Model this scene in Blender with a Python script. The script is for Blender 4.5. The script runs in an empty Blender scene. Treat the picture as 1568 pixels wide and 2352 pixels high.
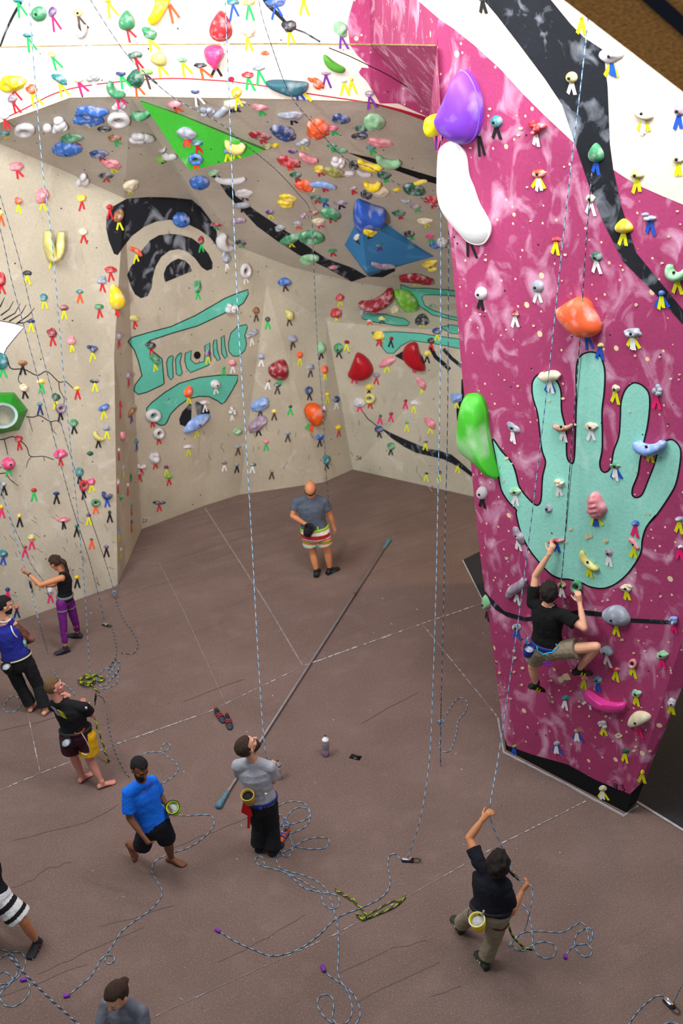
import bpy, bmesh, math, random
from mathutils import Vector, Matrix, noise
from mathutils.geometry import tessellate_polygon
from mathutils.bvhtree import BVHTree
R = math.radians
SC = bpy.context.scene
COL = SC.collection
# ---------------------------------------------------------------- camera
CAMH, PITCH, ROLL, FPX = 11.2, R(26.6), R(1.4), 3000.0
CX, CY = 784.0, 1176.0
_r0 = Vector((1, 0, 0)); _u0 = Vector((0, math.sin(PITCH), math.cos(PITCH)))
FWD = Vector((0, math.cos(PITCH), -math.sin(PITCH)))
RIGHT = _r0 * math.cos(ROLL) - _u0 * math.sin(ROLL)
UP = _u0 * math.cos(ROLL) + _r0 * math.sin(ROLL)
EYE = Vector((0, 0, CAMH))
cd = bpy.data.cameras.new('camera'); cam = bpy.data.objects.new('camera', cd); COL.objects.link(cam)
cam.matrix_world = Matrix(((RIGHT.x, UP.x, -FWD.x, 0), (RIGHT.y, UP.y, -FWD.y, 0), (RIGHT.z, UP.z, -FWD.z, CAMH), (0, 0, 0, 1)))
cd.sensor_fit = 'VERTICAL'; cd.sensor_height = 24.0; cd.sensor_width = 16.0
cd.lens = FPX / 2352.0 * 24.0; cd.clip_end = 200
cd.dof.use_dof = True; cd.dof.focus_distance = 15.5; cd.dof.aperture_fstop = 0.85
SC.camera = cam
# ---------------------------------------------------------------- light
w = bpy.data.worlds.new('world'); SC.world = w; w.use_nodes = True
w.node_tree.nodes['Background'].inputs[0].default_value = (0.86, 0.93, 1.0, 1)
w.node_tree.nodes['Background'].inputs[1].default_value = 0.34
def area(name, loc, target, sx, sy, power, col=(1, 1, 1)):
    l = bpy.data.lights.new(name, 'AREA'); l.shape = 'RECTANGLE'; l.size = sx; l.size_y = sy; l.energy = power; l.color = col
    o = bpy.data.objects.new(name, l); COL.objects.link(o); o.location = loc
    o.rotation_euler = (Vector(target) - Vector(loc)).to_track_quat('-Z', 'Y').to_euler(); return o
area('ceiling_bank_back', (-2.5, 14.6, 12.6), (-1.0, 19.5, 7.0), 9, 1.6, 800, (1.0, 0.985, 0.96))
area('ceiling_bank_tower', (3.0, 10.9, 11.9), (4.5, 14.4, 7.0), 5.0, 1.0, 560, (1.0, 0.98, 1.0))
area('ceiling_bank_left', (-7.0, 11.0, 13.5), (-1.5, 13.5, 0), 5, 2.5, 1000, (1.0, 0.985, 0.96))
fill_lamp = area('added_overhang_fill', (-5.0, 3.0, 8.6), (-1.2, 21.5, 5.6), 1.6, 1.2, 190, (1.0, 0.97, 0.93)); fill_lamp.data.spread = R(48)  # added fill light, no fixture stands here; lifts the dim overhang
area('warm_lamp_right', (6.6, 19.5, 3.2), (1.7, 17.2, 0), 0.8, 0.8, 170, (1.0, 0.62, 0.28))
SC.view_settings.view_transform = 'Standard'; SC.view_settings.look = 'None'
SC.view_settings.gamma = 1; SC.view_settings.use_curve_mapping = False; SC.view_settings.exposure = -0.08
# ---------------------------------------------------------------- photo -> place
def ray(px, py): return FWD + RIGHT * ((px - CX) / FPX) - UP * ((py - CY) / FPX)
def at(px, py, Y): d = ray(px, py); return EYE + d * (Y / d.y)
def hz(px, py, z=0.0): d = ray(px, py); return EYE + d * ((z - CAMH) / d.z)
def onplane(px, py, p, n): d = ray(px, py); return EYE + d * ((p - EYE).dot(n) / d.dot(n))
def ZM(x0, y0, s): return lambda *pts: [(x0 + x / s, y0 + y / s) for x, y in pts]
# ---------------------------------------------------------------- materials
MATS = {}
def nodes_of(m):
    m.use_nodes = True; return m.node_tree, m.node_tree.nodes['Principled BSDF']
def lin(c):
    if isinstance(c, str):
        c = [int(c[i:i + 2], 16) / 255 for i in (0, 2, 4)]
        c = [(v / 12.92 if v <= 0.04045 else ((v + 0.055) / 1.055) ** 2.4) for v in c]
    return tuple(c[:3]) + (1,)
def mat(name, c, rough=0.7, chalk=0.0, noise_amt=0.0, scale=6.0, metal=0.0, bump=0.0, trans=0.0, spec=0.35):
    if name in MATS: return MATS[name]
    m = bpy.data.materials.new(name); nt, b = nodes_of(m); N = nt.nodes; L = nt.links
    c = lin(c); b.inputs['Base Color'].default_value = c; b.inputs['Roughness'].default_value = rough
    b.inputs['Metallic'].default_value = metal; b.inputs['Specular IOR Level'].default_value = spec
    if trans: b.inputs['Transmission Weight'].default_value = trans
    tc = N.new('ShaderNodeTexCoord'); src = None
    def nz(sc, det=3):
        n = N.new('ShaderNodeTexNoise'); n.inputs['Scale'].default_value = sc; n.inputs['Detail'].default_value = det
        L.new(tc.outputs['Object'], n.inputs['Vector']); return n
    def ramp(n, a, bb, c0, c1):
        r = N.new('ShaderNodeValToRGB'); r.color_ramp.elements[0].position = a; r.color_ramp.elements[1].position = bb
        r.color_ramp.elements[0].color = c0; r.color_ramp.elements[1].color = c1; L.new(n, r.inputs[0]); return r
    n1 = nz(scale); k = noise_amt or 0.12
    r = ramp(n1.outputs[0], 0.3, 0.7, tuple(v * (1 - k) for v in c[:3]) + (1,), tuple(min(1, v * (1 + k)) for v in c[:3]) + (1,))
    src = r.outputs[0]
    if chalk:
        n2 = nz(scale * 1.5, 3); mk = ramp(n2.outputs[0], 0.60 - 0.22 * chalk, 0.98 - 0.12 * chalk, (0, 0, 0, 1), (0.8, 0.8, 0.8, 1))
        mx = N.new('ShaderNodeMixRGB'); L.new(mk.outputs[0], mx.inputs[0]); L.new(src, mx.inputs[1]); mx.inputs[2].default_value = (0.8, 0.78, 0.8, 1); src = mx.outputs[0]
    L.new(src, b.inputs['Base Color'])
    if bump:
        n3 = nz(scale * 8, 4); bp = N.new('ShaderNodeBump'); bp.inputs['Strength'].default_value = bump; bp.inputs['Distance'].default_value = 0.01
        L.new(n3.outputs[0], bp.inputs['Height']); L.new(bp.outputs[0], b.inputs['Normal'])
    MATS[name] = m; return m
def wallmat(name, c, chips=None, smudge=None, smudge_pos=(0.55, 0.75), dots=True, sscale=(3, 3, 3), dirt=0.12, grime=None):
    m = bpy.data.materials.new(name); nt, b = nodes_of(m); N = nt.nodes; L = nt.links
    b.inputs['Roughness'].default_value = 0.75; b.inputs['Specular IOR Level'].default_value = 0.2
    tc = N.new('ShaderNodeTexCoord')
    def nz(sc, det=4, dist=0.0, st=None):
        n = N.new('ShaderNodeTexNoise'); n.inputs['Scale'].default_value = sc; n.inputs['Detail'].default_value = det; n.inputs['Distortion'].default_value = dist
        if st:
            mp = N.new('ShaderNodeMapping'); mp.inputs['Scale'].default_value = st; L.new(tc.outputs['Object'], mp.inputs[0]); L.new(mp.outputs[0], n.inputs[0])
        else: L.new(tc.outputs['Object'], n.inputs[0])
        return n
    def ramp(o, a, bb, c0, c1):
        r = N.new('ShaderNodeValToRGB'); r.color_ramp.elements[0].position = a; r.color_ramp.elements[1].position = bb
        r.color_ramp.elements[0].color = c0; r.color_ramp.elements[1].color = c1; L.new(o, r.inputs[0]); return r.outputs[0]
    def mix(f, a, c2):
        x = N.new('ShaderNodeMixRGB'); L.new(f, x.inputs[0]); L.new(a, x.inputs[1]); x.inputs[2].default_value = c2; return x.outputs[0]
    c = lin(c)
    src = ramp(nz(1.1, 6).outputs[0], 0.3, 0.7, tuple(v * (1 - dirt) for v in c[:3]) + (1,), tuple(min(1, v * (1 + dirt)) for v in c[:3]) + (1,))
    src = mix(ramp(nz(30, 3).outputs[0], 0.45, 0.8, (0, 0, 0, 1), (0.35, 0.35, 0.35, 1)), src, tuple(v * 0.6 for v in c[:3]) + (1,))
    if grime: src = mix(ramp(nz(1.0, 5, 0.5, (6, 6, 1.6)).outputs[0], 0.6, 0.78, (0, 0, 0, 1), (0.4, 0.4, 0.4, 1)), src, lin(grime))
    if smudge:
        src = mix(ramp(nz(1.0, 5, 0.9, sscale).outputs[0], smudge_pos[0], smudge_pos[1], (0, 0, 0, 1), (0.85, 0.85, 0.85, 1)), src, lin(smudge))
    if chips:
        v = N.new('ShaderNodeTexVoronoi'); v.inputs['Scale'].default_value = 2.6; L.new(tc.outputs['Object'], v.inputs['Vector'])
        src = mix(ramp(v.outputs['Distance'], 0.085, 0.10, (1, 1, 1, 1), (0, 0, 0, 1)), src, lin(chips))
        v = N.new('ShaderNodeTexVoronoi'); v.inputs['Scale'].default_value = 7.1; L.new(tc.outputs['Object'], v.inputs['Vector'])
        src = mix(ramp(v.outputs['Distance'], 0.09, 0.12, (1, 1, 1, 1), (0, 0, 0, 1)), src, lin(chips))
    if dots:
        v = N.new('ShaderNodeTexVoronoi'); v.inputs['Scale'].default_value = 4.3; L.new(tc.outputs['Object'], v.inputs['Vector'])
        src = mix(ramp(v.outputs['Distance'], 0.05, 0.065, (1, 1, 1, 1), (0, 0, 0, 1)), src, (0.03, 0.025, 0.02, 1))
    L.new(src, b.inputs['Base Color'])
    bp = N.new('ShaderNodeBump'); bp.inputs['Strength'].default_value = 0.25; bp.inputs['Distance'].default_value = 0.01
    L.new(nz(22, 4).outputs[0], bp.inputs['Height']); L.new(bp.outputs[0], b.inputs['Normal'])
    MATS[name] = m; return m
WCREAM = wallmat('textured_cream_wall', 'b2ab99', smudge='d0ccc2', smudge_pos=(0.6, 0.85), grime='8f8068')
WUPPER = wallmat('painted_white_panel', 'e0d6ca', dirt=0.06)
WBROWN = wallmat('grey_brown_overhang', 'b4ab9d', smudge='c4bab0', smudge_pos=(0.58, 0.85), sscale=(1.2, 3.5, 3.5))
WPINK = wallmat('magenta_panel', 'a63f6c', chips='e8cfa8', smudge='deb0cc', smudge_pos=(0.52, 0.73), sscale=(4.2, 2.0, 2.2))
WPAPER = wallmat('cream_tower_panel', 'ecdcc8', dirt=0.05)
PBLACK = wallmat('black_paint', '1b1e24', smudge='a4acb8', smudge_pos=(0.53, 0.80), dots=False, sscale=(4, 3, 3), dirt=0.3)
PBLACK2 = wallmat('plain_black_paint', '121316', dots=False, dirt=0.3)
PTEAL = wallmat('turquoise_paint', '5cb8a4', smudge='a8d8cc', smudge_pos=(0.6, 0.9))
PHAND = wallmat('pale_turquoise_paint', '92d8c8', smudge='c8ecdf', smudge_pos=(0.62, 0.9))
PRED = mat('red_paint', 'b02038')
PWHITE = wallmat('white_paint', 'e8e4e6', dirt=0.05)
PLINE = mat('chalk_dust', 'a8a6ac', noise_amt=0.25, scale=9)
PSEAM = mat('raw_wood_seam', 'a08c58', noise_amt=0.35, scale=9)
# ---------------------------------------------------------------- object helpers
def link(name, me, mats=(), parent=None):
    for m in mats: me.materials.append(m)
    o = bpy.data.objects.new(name, me); COL.objects.link(o)
    if parent: o.parent = parent
    return o
def bm_obj(name, bm, mats, parent=None, smooth=True):
    me = bpy.data.meshes.new(name); bmesh.ops.recalc_face_normals(bm, faces=bm.faces); bm.to_mesh(me); bm.free()
    if smooth: me.polygons.foreach_set('use_smooth', [True] * len(me.polygons))
    if not isinstance(mats, (list, tuple)): mats = [mats]
    return link(name, me, mats, parent)
def tag(o, label, cat, group=None):
    o['label'] = label; o['category'] = cat
    if group: o['group'] = group
    return o
def recentre(o, p=None):
    me = o.data; p = Vector(p) if p is not None else sum((v.co for v in me.vertices), Vector()) / len(me.vertices)
    me.transform(Matrix.Translation(-p)); o.location = p; return o
def child(o, parent):
    # parts are built in world space; keep them there
    o.parent = parent; o.matrix_parent_inverse = Matrix.Translation(-parent.location) if parent.rotation_euler.to_quaternion().angle < 1e-6 else parent.matrix_world.inverted(); return o
def clip(poly, tri):
    # convex clip of px polygon with px triangle
    ar = (tri[1][0]-tri[0][0])*(tri[2][1]-tri[0][1]) - (tri[1][1]-tri[0][1])*(tri[2][0]-tri[0][0])
    sg = 1 if ar > 0 else -1
    out = list(poly)
    for i in range(3):
        a, b = tri[i], tri[(i+1) % 3]; inp = out; out = []
        f = lambda p: sg * ((b[0]-a[0])*(p[1]-a[1]) - (b[1]-a[1])*(p[0]-a[0]))
        for j in range(len(inp)):
            p, q = inp[j], inp[(j+1) % len(inp)]; fp, fq = f(p), f(q)
            if fp >= 0: out.append(p)
            if (fp >= 0) != (fq >= 0):
                t = fp / (fp - fq); out.append((p[0]+(q[0]-p[0])*t, p[1]+(q[1]-p[1])*t))
        if len(out) < 3: return []
    return out
def catmull(pts, n=6, closed=False):
    out = []; L = len(pts); rng = range(L if closed else L - 1)
    for i in rng:
        g = (lambda k: pts[k % L]) if closed else (lambda k: pts[max(0, min(L-1, k))])
        p0, p1, p2, p3 = g(i-1), g(i), g(i+1), g(i+2)
        for j in range(n):
            t = j / n; t2, t3 = t*t, t*t*t
            out.append(tuple(0.5*((2*b)+(-a+c)*t+(2*a-5*b+4*c-d)*t2+(-a+3*b-3*c+d)*t3) for a, b, c, d in zip(p0, p1, p2, p3)))
    if not closed: out.append(tuple(pts[-1]))
    return out
class Surface:
    """A wall built from real flat facets; paint lies on the facets as thin coats."""
    def __init__(s): s.tris = []; s.coats = []; s.mats = []
    def mi(s, m):
        if m not in s.mats: s.mats.append(m)
        return s.mats.index(m)
    def tri(s, a, b, c, m): s.tris.append((a, b, c, s.mi(m)))
    def fan(s, pts, m):
        for i in range(1, len(pts)-1): s.tri(pts[0], pts[i], pts[i+1], m)
    def quadstrip(s, A, B, m):
        i = j = 0
        while i < len(A)-1 or j < len(B)-1:
            if j == len(B)-1 or (i < len(A)-1 and A[i+1][0] <= B[j+1][0]): s.tri(A[i], A[i+1], B[j], m); i += 1
            else: s.tri(A[i], B[j+1], B[j], m); j += 1
    def paint(s, poly, m, layer=1, smooth=False, outline=None, ow=2.2, closed=True):
        if smooth: poly = catmull(poly, 4, True)
        k = s.mi(m)
        for t in tessellate_polygon([[Vector((p[0], p[1], 0)) for p in poly]]):
            s.coats.append(([poly[i] for i in t], k, layer))
        if outline: s.stroke(poly + [poly[0]], ow, outline, layer + 1)
    def stroke(s, line, w, m, layer=2, smooth=False, w2=None):
        if smooth: line = catmull(line, 5)
        k = s.mi(m); n = len(line)
        if w2 is None: w2 = w
        P = []
        for i, p in enumerate(line):
            a = line[max(0, i-1)]; b = line[min(n-1, i+1)]; dx, dy = b[0]-a[0], b[1]-a[1]; d = math.hypot(dx, dy) or 1
            ww = (w + (w2-w) * i / max(1, n-1)) / 2
            P.append(((p[0]-dy/d*ww, p[1]+dx/d*ww), (p[0]+dy/d*ww, p[1]-dx/d*ww)))
        for i in range(n-1): s.coats.append(([P[i][0], P[i+1][0], P[i+1][1], P[i][1]], k, layer))
    def disc(s, x, y, rx, ry, m, layer=1): s.paint([(x+rx*math.cos(a*R(24)), y+ry*math.sin(a*R(24))) for a in range(15)], m, layer)
    def build(s, name):
        vs = []; fs = []; mi = []
        for a, b, c, k in s.tris:
            P = [p3(v) for v in (a, b, c)]
            n = (P[1]-P[0]).cross(P[2]-P[0]).normalized()
            if n.dot(EYE - P[0]) < 0: P.reverse(); n = -n
            fs.append((len(vs), len(vs)+1, len(vs)+2)); vs += P; mi.append(k)
            if any(isinstance(v, Vector) for v in (a, b, c)): T2 = [proj(v) for v in P]
            else: T2 = [(v[0], v[1]) for v in (a, b, c)]
            if any(t is None for t in T2): continue
            bb = (min(t[0] for t in T2), max(t[0] for t in T2), min(t[1] for t in T2), max(t[1] for t in T2))
            for poly, km, ly in s.coats:
                if max(q[0] for q in poly) < bb[0] or min(q[0] for q in poly) > bb[1] or max(q[1] for q in poly) < bb[2] or min(q[1] for q in poly) > bb[3]: continue
                c2 = clip(poly, T2)
                if len(c2) < 3: continue
                Q = [onplane(x, y, P[0] + n * 0.0025 * ly, n) for x, y in c2]
                if (Q[1]-Q[0]).cross(Q[2]-Q[0]).dot(n) < 0: Q.reverse()
                fs.append(tuple(range(len(vs), len(vs)+len(Q)))); vs += Q; mi.append(km)
        me = bpy.data.meshes.new(name); me.from_pydata(vs, [], fs); me.update()
        o = link(name, me, s.mats); me.polygons.foreach_set('material_index', mi); o['kind'] = 'structure'
        s.bvh = BVHTree.FromPolygons([v for a, b, c, k in s.tris for v in (p3(a), p3(b), p3(c))], [(3*i, 3*i+1, 3*i+2) for i in range(len(s.tris))])
        return o
def p3(v): return v if isinstance(v, Vector) else (hz(v[0], v[1]) if len(v) == 2 else at(*v))
def proj(P):
    d = P - EYE; z = d.dot(FWD)
    if z < 0.5: return None
    return (CX + FPX * d.dot(RIGHT) / z, CY - FPX * d.dot(UP) / z)
# ---------------------------------------------------------------- floor
FL = Surface()
FMAT = bpy.data.materials.new('brown_carpet_matting')
def mk_floor():
    nt, b = nodes_of(FMAT); N = nt.nodes; L = nt.links; b.inputs['Roughness'].default_value = 0.95; b.inputs['Specular IOR Level'].default_value = 0.1
    tc = N.new('ShaderNodeTexCoord')
    def nz(sc, det, st=None, rz=0, dist=0):
        n = N.new('ShaderNodeTexNoise'); n.inputs['Scale'].default_value = sc; n.inputs['Detail'].default_value = det; n.inputs['Distortion'].default_value = dist
        m0 = N.new('ShaderNodeMapping'); m0.inputs['Rotation'].default_value = (0, 0, rz); L.new(tc.outputs['Object'], m0.inputs[0])
        mp = N.new('ShaderNodeMapping'); mp.inputs['Scale'].default_value = st or (1, 1, 1); L.new(m0.outputs[0], mp.inputs[0]); L.new(mp.outputs[0], n.inputs[0]); return n.outputs[0]
    def ramp(o, a, bb, c0, c1):
        r = N.new('ShaderNodeValToRGB'); r.color_ramp.elements[0].position = a; r.color_ramp.elements[1].position = bb
        r.color_ramp.elements[0].color = c0; r.color_ramp.elements[1].color = c1; L.new(o, r.inputs[0]); return r.outputs[0]
    src = ramp(nz(0.8, 6), 0.3, 0.7, lin('6c5a53'), lin('79665f'))
    def mx(f, c, mode='MIX'):
        nonlocal src
        x = N.new('ShaderNodeMixRGB'); x.blend_type = mode; L.new(f, x.inputs[0]); L.new(src, x.inputs[1]); x.inputs[2].default_value = c; src = x.outputs[0]
    mx(ramp(nz(60, 2), 0.4, 0.75, (0, 0, 0, 1), (0.5, 0.5, 0.5, 1)), lin('4a3c38'))
    mx(ramp(nz(45, 2), 0.55, 0.8, (0, 0, 0, 1), (0.5, 0.5, 0.5, 1)), lin('988a86'))
    mx(ramp(nz(2.5, 5), 0.55, 0.8, (0, 0, 0, 1), (0.3, 0.3, 0.3, 1)), lin('8a7672'))
    L.new(src, b.inputs['Base Color'])
    bp = N.new('ShaderNodeBump'); bp.inputs['Strength'].default_value = 0.35; bp.inputs['Distance'].default_value = 0.03
    wv = ramp(nz(1.0, 3, (0.45, 3.6, 1), R(-31), 0.4), 0.40, 0.60, (0, 0, 0, 1), (1, 1, 1, 1))
    add = N.new('ShaderNodeMath'); add.operation = 'MULTIPLY_ADD'; L.new(nz(90, 2), add.inputs[0]); add.inputs[1].default_value = 0.15; L.new(wv, add.inputs[2])
    L.new(add.outputs[0], bp.inputs['Height']); L.new(bp.outputs[0], b.inputs['Normal'])
mk_floor()
fc = [Vector((-14, 2, 0)), Vector((14, 2, 0)), Vector((14, 32, 0)), Vector((-14, 32, 0))]
FL.tri(fc[0], fc[1], fc[2], FMAT); FL.tri(fc[0], fc[2], fc[3], FMAT)
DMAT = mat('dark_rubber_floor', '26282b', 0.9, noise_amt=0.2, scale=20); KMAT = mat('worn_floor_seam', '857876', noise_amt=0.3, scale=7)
WRK = mat('carpet_crease', '524440')
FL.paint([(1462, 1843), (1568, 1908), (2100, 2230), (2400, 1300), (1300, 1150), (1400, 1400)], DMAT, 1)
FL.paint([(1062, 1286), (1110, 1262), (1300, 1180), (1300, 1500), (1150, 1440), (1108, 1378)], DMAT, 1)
FL.stroke([(1462, 1841), (1568, 1906), (1700, 1986)], 5, PLINE, 3)
FL.stroke([(1062, 1286), (1108, 1378)], 2.5, PLINE, 3)
FL.stroke([(1108, 1378), (1150, 1440)], 2.5, PLINE, 3)
FL.stroke([(1143, 1648), (1157, 1728), (1300, 1802), (1432, 1874), (1466, 1850)], 6, KMAT, 2); FL.stroke([(1143, 1648), (1156, 1727), (1300, 1800), (1432, 1872), (1465, 1849)], 2.5, PLINE, 3)
def seam(pts, w, m): FL.stroke(pts, w, m, 2)
seam([(470, 1166), (550, 1290), (610, 1385), (694, 1527)], 3, KMAT)
seam([(364, 1290), (420, 1400), (520, 1620)], 1.3, KMAT)
rs = random.Random(5)
def brokenseam(a, b, w, dens=0.7):
    n = int(math.hypot(b[0]-a[0], b[1]-a[1]) / 14); seam([a, b], w * 0.5, KMAT)
    for i in range(n):
        if rs.random() < dens:
            t0 = i / n; t1 = t0 + rs.uniform(0.4, 1.0) / n
            FL.stroke([(a[0]+(b[0]-a[0])*t+rs.uniform(-.5, .5), a[1]+(b[1]-a[1])*t+rs.uniform(-.6, .6)) for t in (t0, t1)], w*rs.uniform(.5, 1), PLINE, 3)
brokenseam((-60, 1840), (95, 1775), 2.5, .5); brokenseam((95, 1775), (270, 1708), 2.2, .5); brokenseam((270, 1708), (480, 1634), 2.4)
brokenseam((480, 1634), (700, 1528), 2.2, .6); brokenseam((700, 1528), (970, 1432), 3.0, .8); brokenseam((970, 1432), (1106, 1386), 2.6, .8)
brokenseam((970, 1434), (1145, 1650), 2.5, .5); brokenseam((1345, 1840), (1150, 1938), 2.8, .8); brokenseam((1150, 1938), (930, 2062), 2.6, .6)
brokenseam((930, 2062), (760, 2150), 2.4, .5); brokenseam((760, 2150), (560, 2240), 2.2, .4); brokenseam((560, 2240), (300, 2360), 2.0, .3)
brokenseam((62, 1630), (92, 1775), 2.6, .6); brokenseam((60, 1500), (66, 1632), 2.0, .3); brokenseam((965, 1095), (1010, 1150), 2.0, .5)
# long creases in the carpet
for pts in ([(20, 2042), (70, 2025), (100, 1998), (165, 1980)], [(85, 2240), (190, 2190), (330, 2130)], [(0, 1680), (160, 1640)], [(270, 1850), (200, 1890), (30, 1930)],
            [(500, 2210), (620, 2150), (700, 2100)], [(780, 2235), (900, 2180), (980, 2160)], [(420, 1610), (560, 1560)], [(400, 1945), (520, 1900), (620, 1850)],
            [(0, 2290), (200, 2215)], [(230, 2130), (400, 2080)], [(830, 1660), (960, 1590)], [(820, 2300), (1010, 2210)], [(990, 2290), (1060, 2265)]):
    q = []
    for k in range(len(pts)-1):
        for t in range(4): q.append((pts[k][0]+(pts[k+1][0]-pts[k][0])*t/4+rs.uniform(-2,2), pts[k][1]+(pts[k+1][1]-pts[k][1])*t/4+rs.uniform(-2.5,2.5)))
    FL.stroke(q + [pts[-1]], 1.4, WRK, 1, smooth=True)
for i in range(60):
    x, y = rs.uniform(200, 1500), rs.uniform(1350, 2340)
    FL.disc(x, y, rs.uniform(.8, 2.0), rs.uniform(.7, 1.4), PLINE if rs.random() < .7 else WRK, 2)
FL.build('floor')
# ---------------------------------------------------------------- back wall
BW = Surface()
F0, F1, F2, F3, F4, F5, F6, F7, F8 = (-300, 1545), (270, 1345), (325, 1215), (470, 1161), (550, 1136), (742, 1108), (810, 1078), (1085, 1140), (1400, 1215)
A1 = (262, 812, 20.8); T3 = (285, 455, 21.375); T2 = (130, 385, 20.83); T1 = (0, 330, 20.395); S0 = (-60, 303, 20.2); X0 = (-300, 300, 19.33)
T4 = (440, 462, 22.2); T5 = (500, 530, 22.57); T6 = (553, 569, 22.9); Wp = (612, 655, 23.3); T7 = (671, 614, 23.3); T7b = (811, 648, 23.81); T8 = (1085, 690, 24.55); T9 = (1400, 720, 21.3)
Kp = (750, 739, 24.0); K2 = (1085, 765, 23.2); K3 = (1400, 790, 20.5)
S1 = (0, 282, 19.75); S2 = (60, 262, 19.62); S3 = (160, 225, 19.38); S4 = (300, 222, 19.42); S5 = (640, 228, 19.55); S6 = (850, 234, 19.7); S7 = (985, 272, 20.09); S8 = (1300, 300, 17.2)
U0 = (-300, 112, 19.15); U1 = (0, 108, 19.55); U3 = (160, 105, 19.22); U4 = (300, 102, 19.25); U5 = (640, 100, 19.4); U6 = (850, 102, 19.5)
# tower reference plane
B0, B1, CT = (1162, 1722), (1437, 1866), (1115, 262, 14.55)
_a, _b, _c = p3(B0), p3(B1), p3(CT); TN = (_b-_a).cross(_c-_a).normalized()
def tw(x, y): return (x, y, onplane(x, y, _a, TN).y)
CTp = tw(1012, 264); U7 = tw(1004, 106)
# left slab (plane A)
for t in ((F0, F1, A1), (F0, A1, T2), (A1, T3, T2), (F0, T2, T1), (F0, T1, S0), (F0, S0, X0)): BW.tri(*t, WCREAM)
BW.tri(F1, F2, A1, WCREAM)
for t in ((F2, A1, T3), (F2, T3, T4), (F2, T4, F3), (F3, T4, T5), (F3, T5, T6), (F3, T6, F4), (F4, T6, Wp)): BW.tri(*t, WCREAM)
BW.tri(F4, Wp, F5, WCREAM)
BW.tri(F5, Wp, Kp, WCREAM); BW.tri(F5, Kp, F6, WCREAM)
BW.tri(F6, Kp, K2, WCREAM); BW.tri(F6, K2, F7, WCREAM); BW.tri(F7, K2, K3, WCREAM); BW.tri(F7, K3, F8, WCREAM)
BW.quadstrip([T6, T7, T7b, T8, T9], [Wp, Kp, K2, K3], WCREAM)
BW.quadstrip([S0, T1, T2, T3, T4, T5, T6, T7, T7b, T8, T9], [S0, S1, S2, S3, S4, S5, S6, S7, S8], WBROWN)
BW.quadstrip([X0, S0, S1, S2, S3, S4, S5, S6, S7], [U0, U1, U3, U4, U5, U6], WUPPER)
BW.tri(S7, U6, U7, WUPPER); BW.tri(S7, U7, CTp, WPINK)
top = [p3(v) for v in (U0, U1, U3, U4, U5, U6, U7)]; tv = [Vector((v.x, v.y + 0.15, 14.5)) for v in top]
for i in range(len(top)-1): BW.tri(top[i], top[i+1], tv[i], WUPPER); BW.tri(top[i+1], tv[i+1], tv[i], WUPPER)
# murals
zA = ZM(0, 380, 2.904); zC = ZM(0, 760, 2.904); zD = ZM(500, 760, 2.703); z5 = ZM(500, 380, 2.8); z2 = ZM(500, 0, 2.904)
BW.paint(zA((710,340),(750,275),(845,222),(1000,210),(1140,214),(1280,228),(1340,280),(1400,360),(1445,440),(1450,545),(1400,480),(1330,430),(1240,385),(1130,362),(1040,375),(960,410),(880,470),(825,540),(785,598),(760,590),(725,500),(708,420)), PBLACK, 1)
BW.paint(zA((848,730),(870,680),(905,630),(950,560),(1000,500),(1060,465),(1130,455),(1200,462),(1280,485),(1340,530),(1390,590),(1418,650),(1415,690),(1380,702),(1345,680),(1300,620),(1250,575),(1195,558),(1130,568),(1075,610),(1040,670),(1020,740),(1010,820),(985,870),(940,886),(900,860),(870,800)), PBLACK, 1)
BW.paint(zA((1092,720),(1110,675),(1145,640),(1190,622),(1235,635),(1265,665),(1280,705),(1103,778),(1094,750)), PBLACK, 1)
BW.paint([(294,784),(303,775),(344,763),(393,750),(448,725),(517,685),(546,673),(569,665),(570,676),(559,696),(543,707),(510,722),(455,748),(393,766),(345,782),(333,791),(350,806),(372,824),(377,880),(373,884),(337,901),(317,906),(308,898),(310,884),(326,863),(318,830),(309,805)], PTEAL, 1, outline=PBLACK2)
for q in (zC((1110,215),(1118,185),(1140,165),(1155,168),(1150,220),(1155,310),(1140,328),(1120,300)), zC((1170,190),(1182,165),(1205,145),(1212,150),(1200,210),(1215,280),(1200,300),(1175,290)),
          zC((1235,150),(1275,130),(1270,190),(1300,220),(1360,205),(1368,150),(1365,100),(1398,78),(1405,200),(1390,230),(1270,278),(1245,250),(1232,200)),
          zC((1425,65),(1445,58),(1448,120),(1468,190),(1450,200),(1425,160),(1420,100)), zC((1475,45),(1495,28),(1498,90),(1515,170),(1500,185),(1478,150))):
    BW.paint(q, PTEAL, 1, outline=PBLACK2, ow=1.8)
BW.disc(452.8, 816, 8, 9, PBLACK2, 1)
BW.paint([(524,790),(530,765),(545,750),(566,745),(568,752),(562,770),(566,790),(562,805),(548,818),(535,818),(526,808)], PTEAL, 1, outline=PBLACK2, ow=1.8)
BW.paint([(336,939),(348,925),(379,901),(413,880),(458,867),(510,861),(546,862),(545,875),(533,897),(517,923),(509,928),(500,921),(480,911),(458,910),(433,916),(410,932),(392,950),(383,970),(378,976),(368,977),(345,965)], PTEAL, 1, outline=PBLACK2)
BW.paint(zC((1195,590),(1215,540),(1270,480),(1278,500),(1275,600),(1240,640),(1200,625)), PBLACK, 1)
BW.paint(zC((1298,490),(1310,470),(1350,490),(1395,530),(1400,550),(1340,585),(1320,580)), PBLACK, 1)
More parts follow.
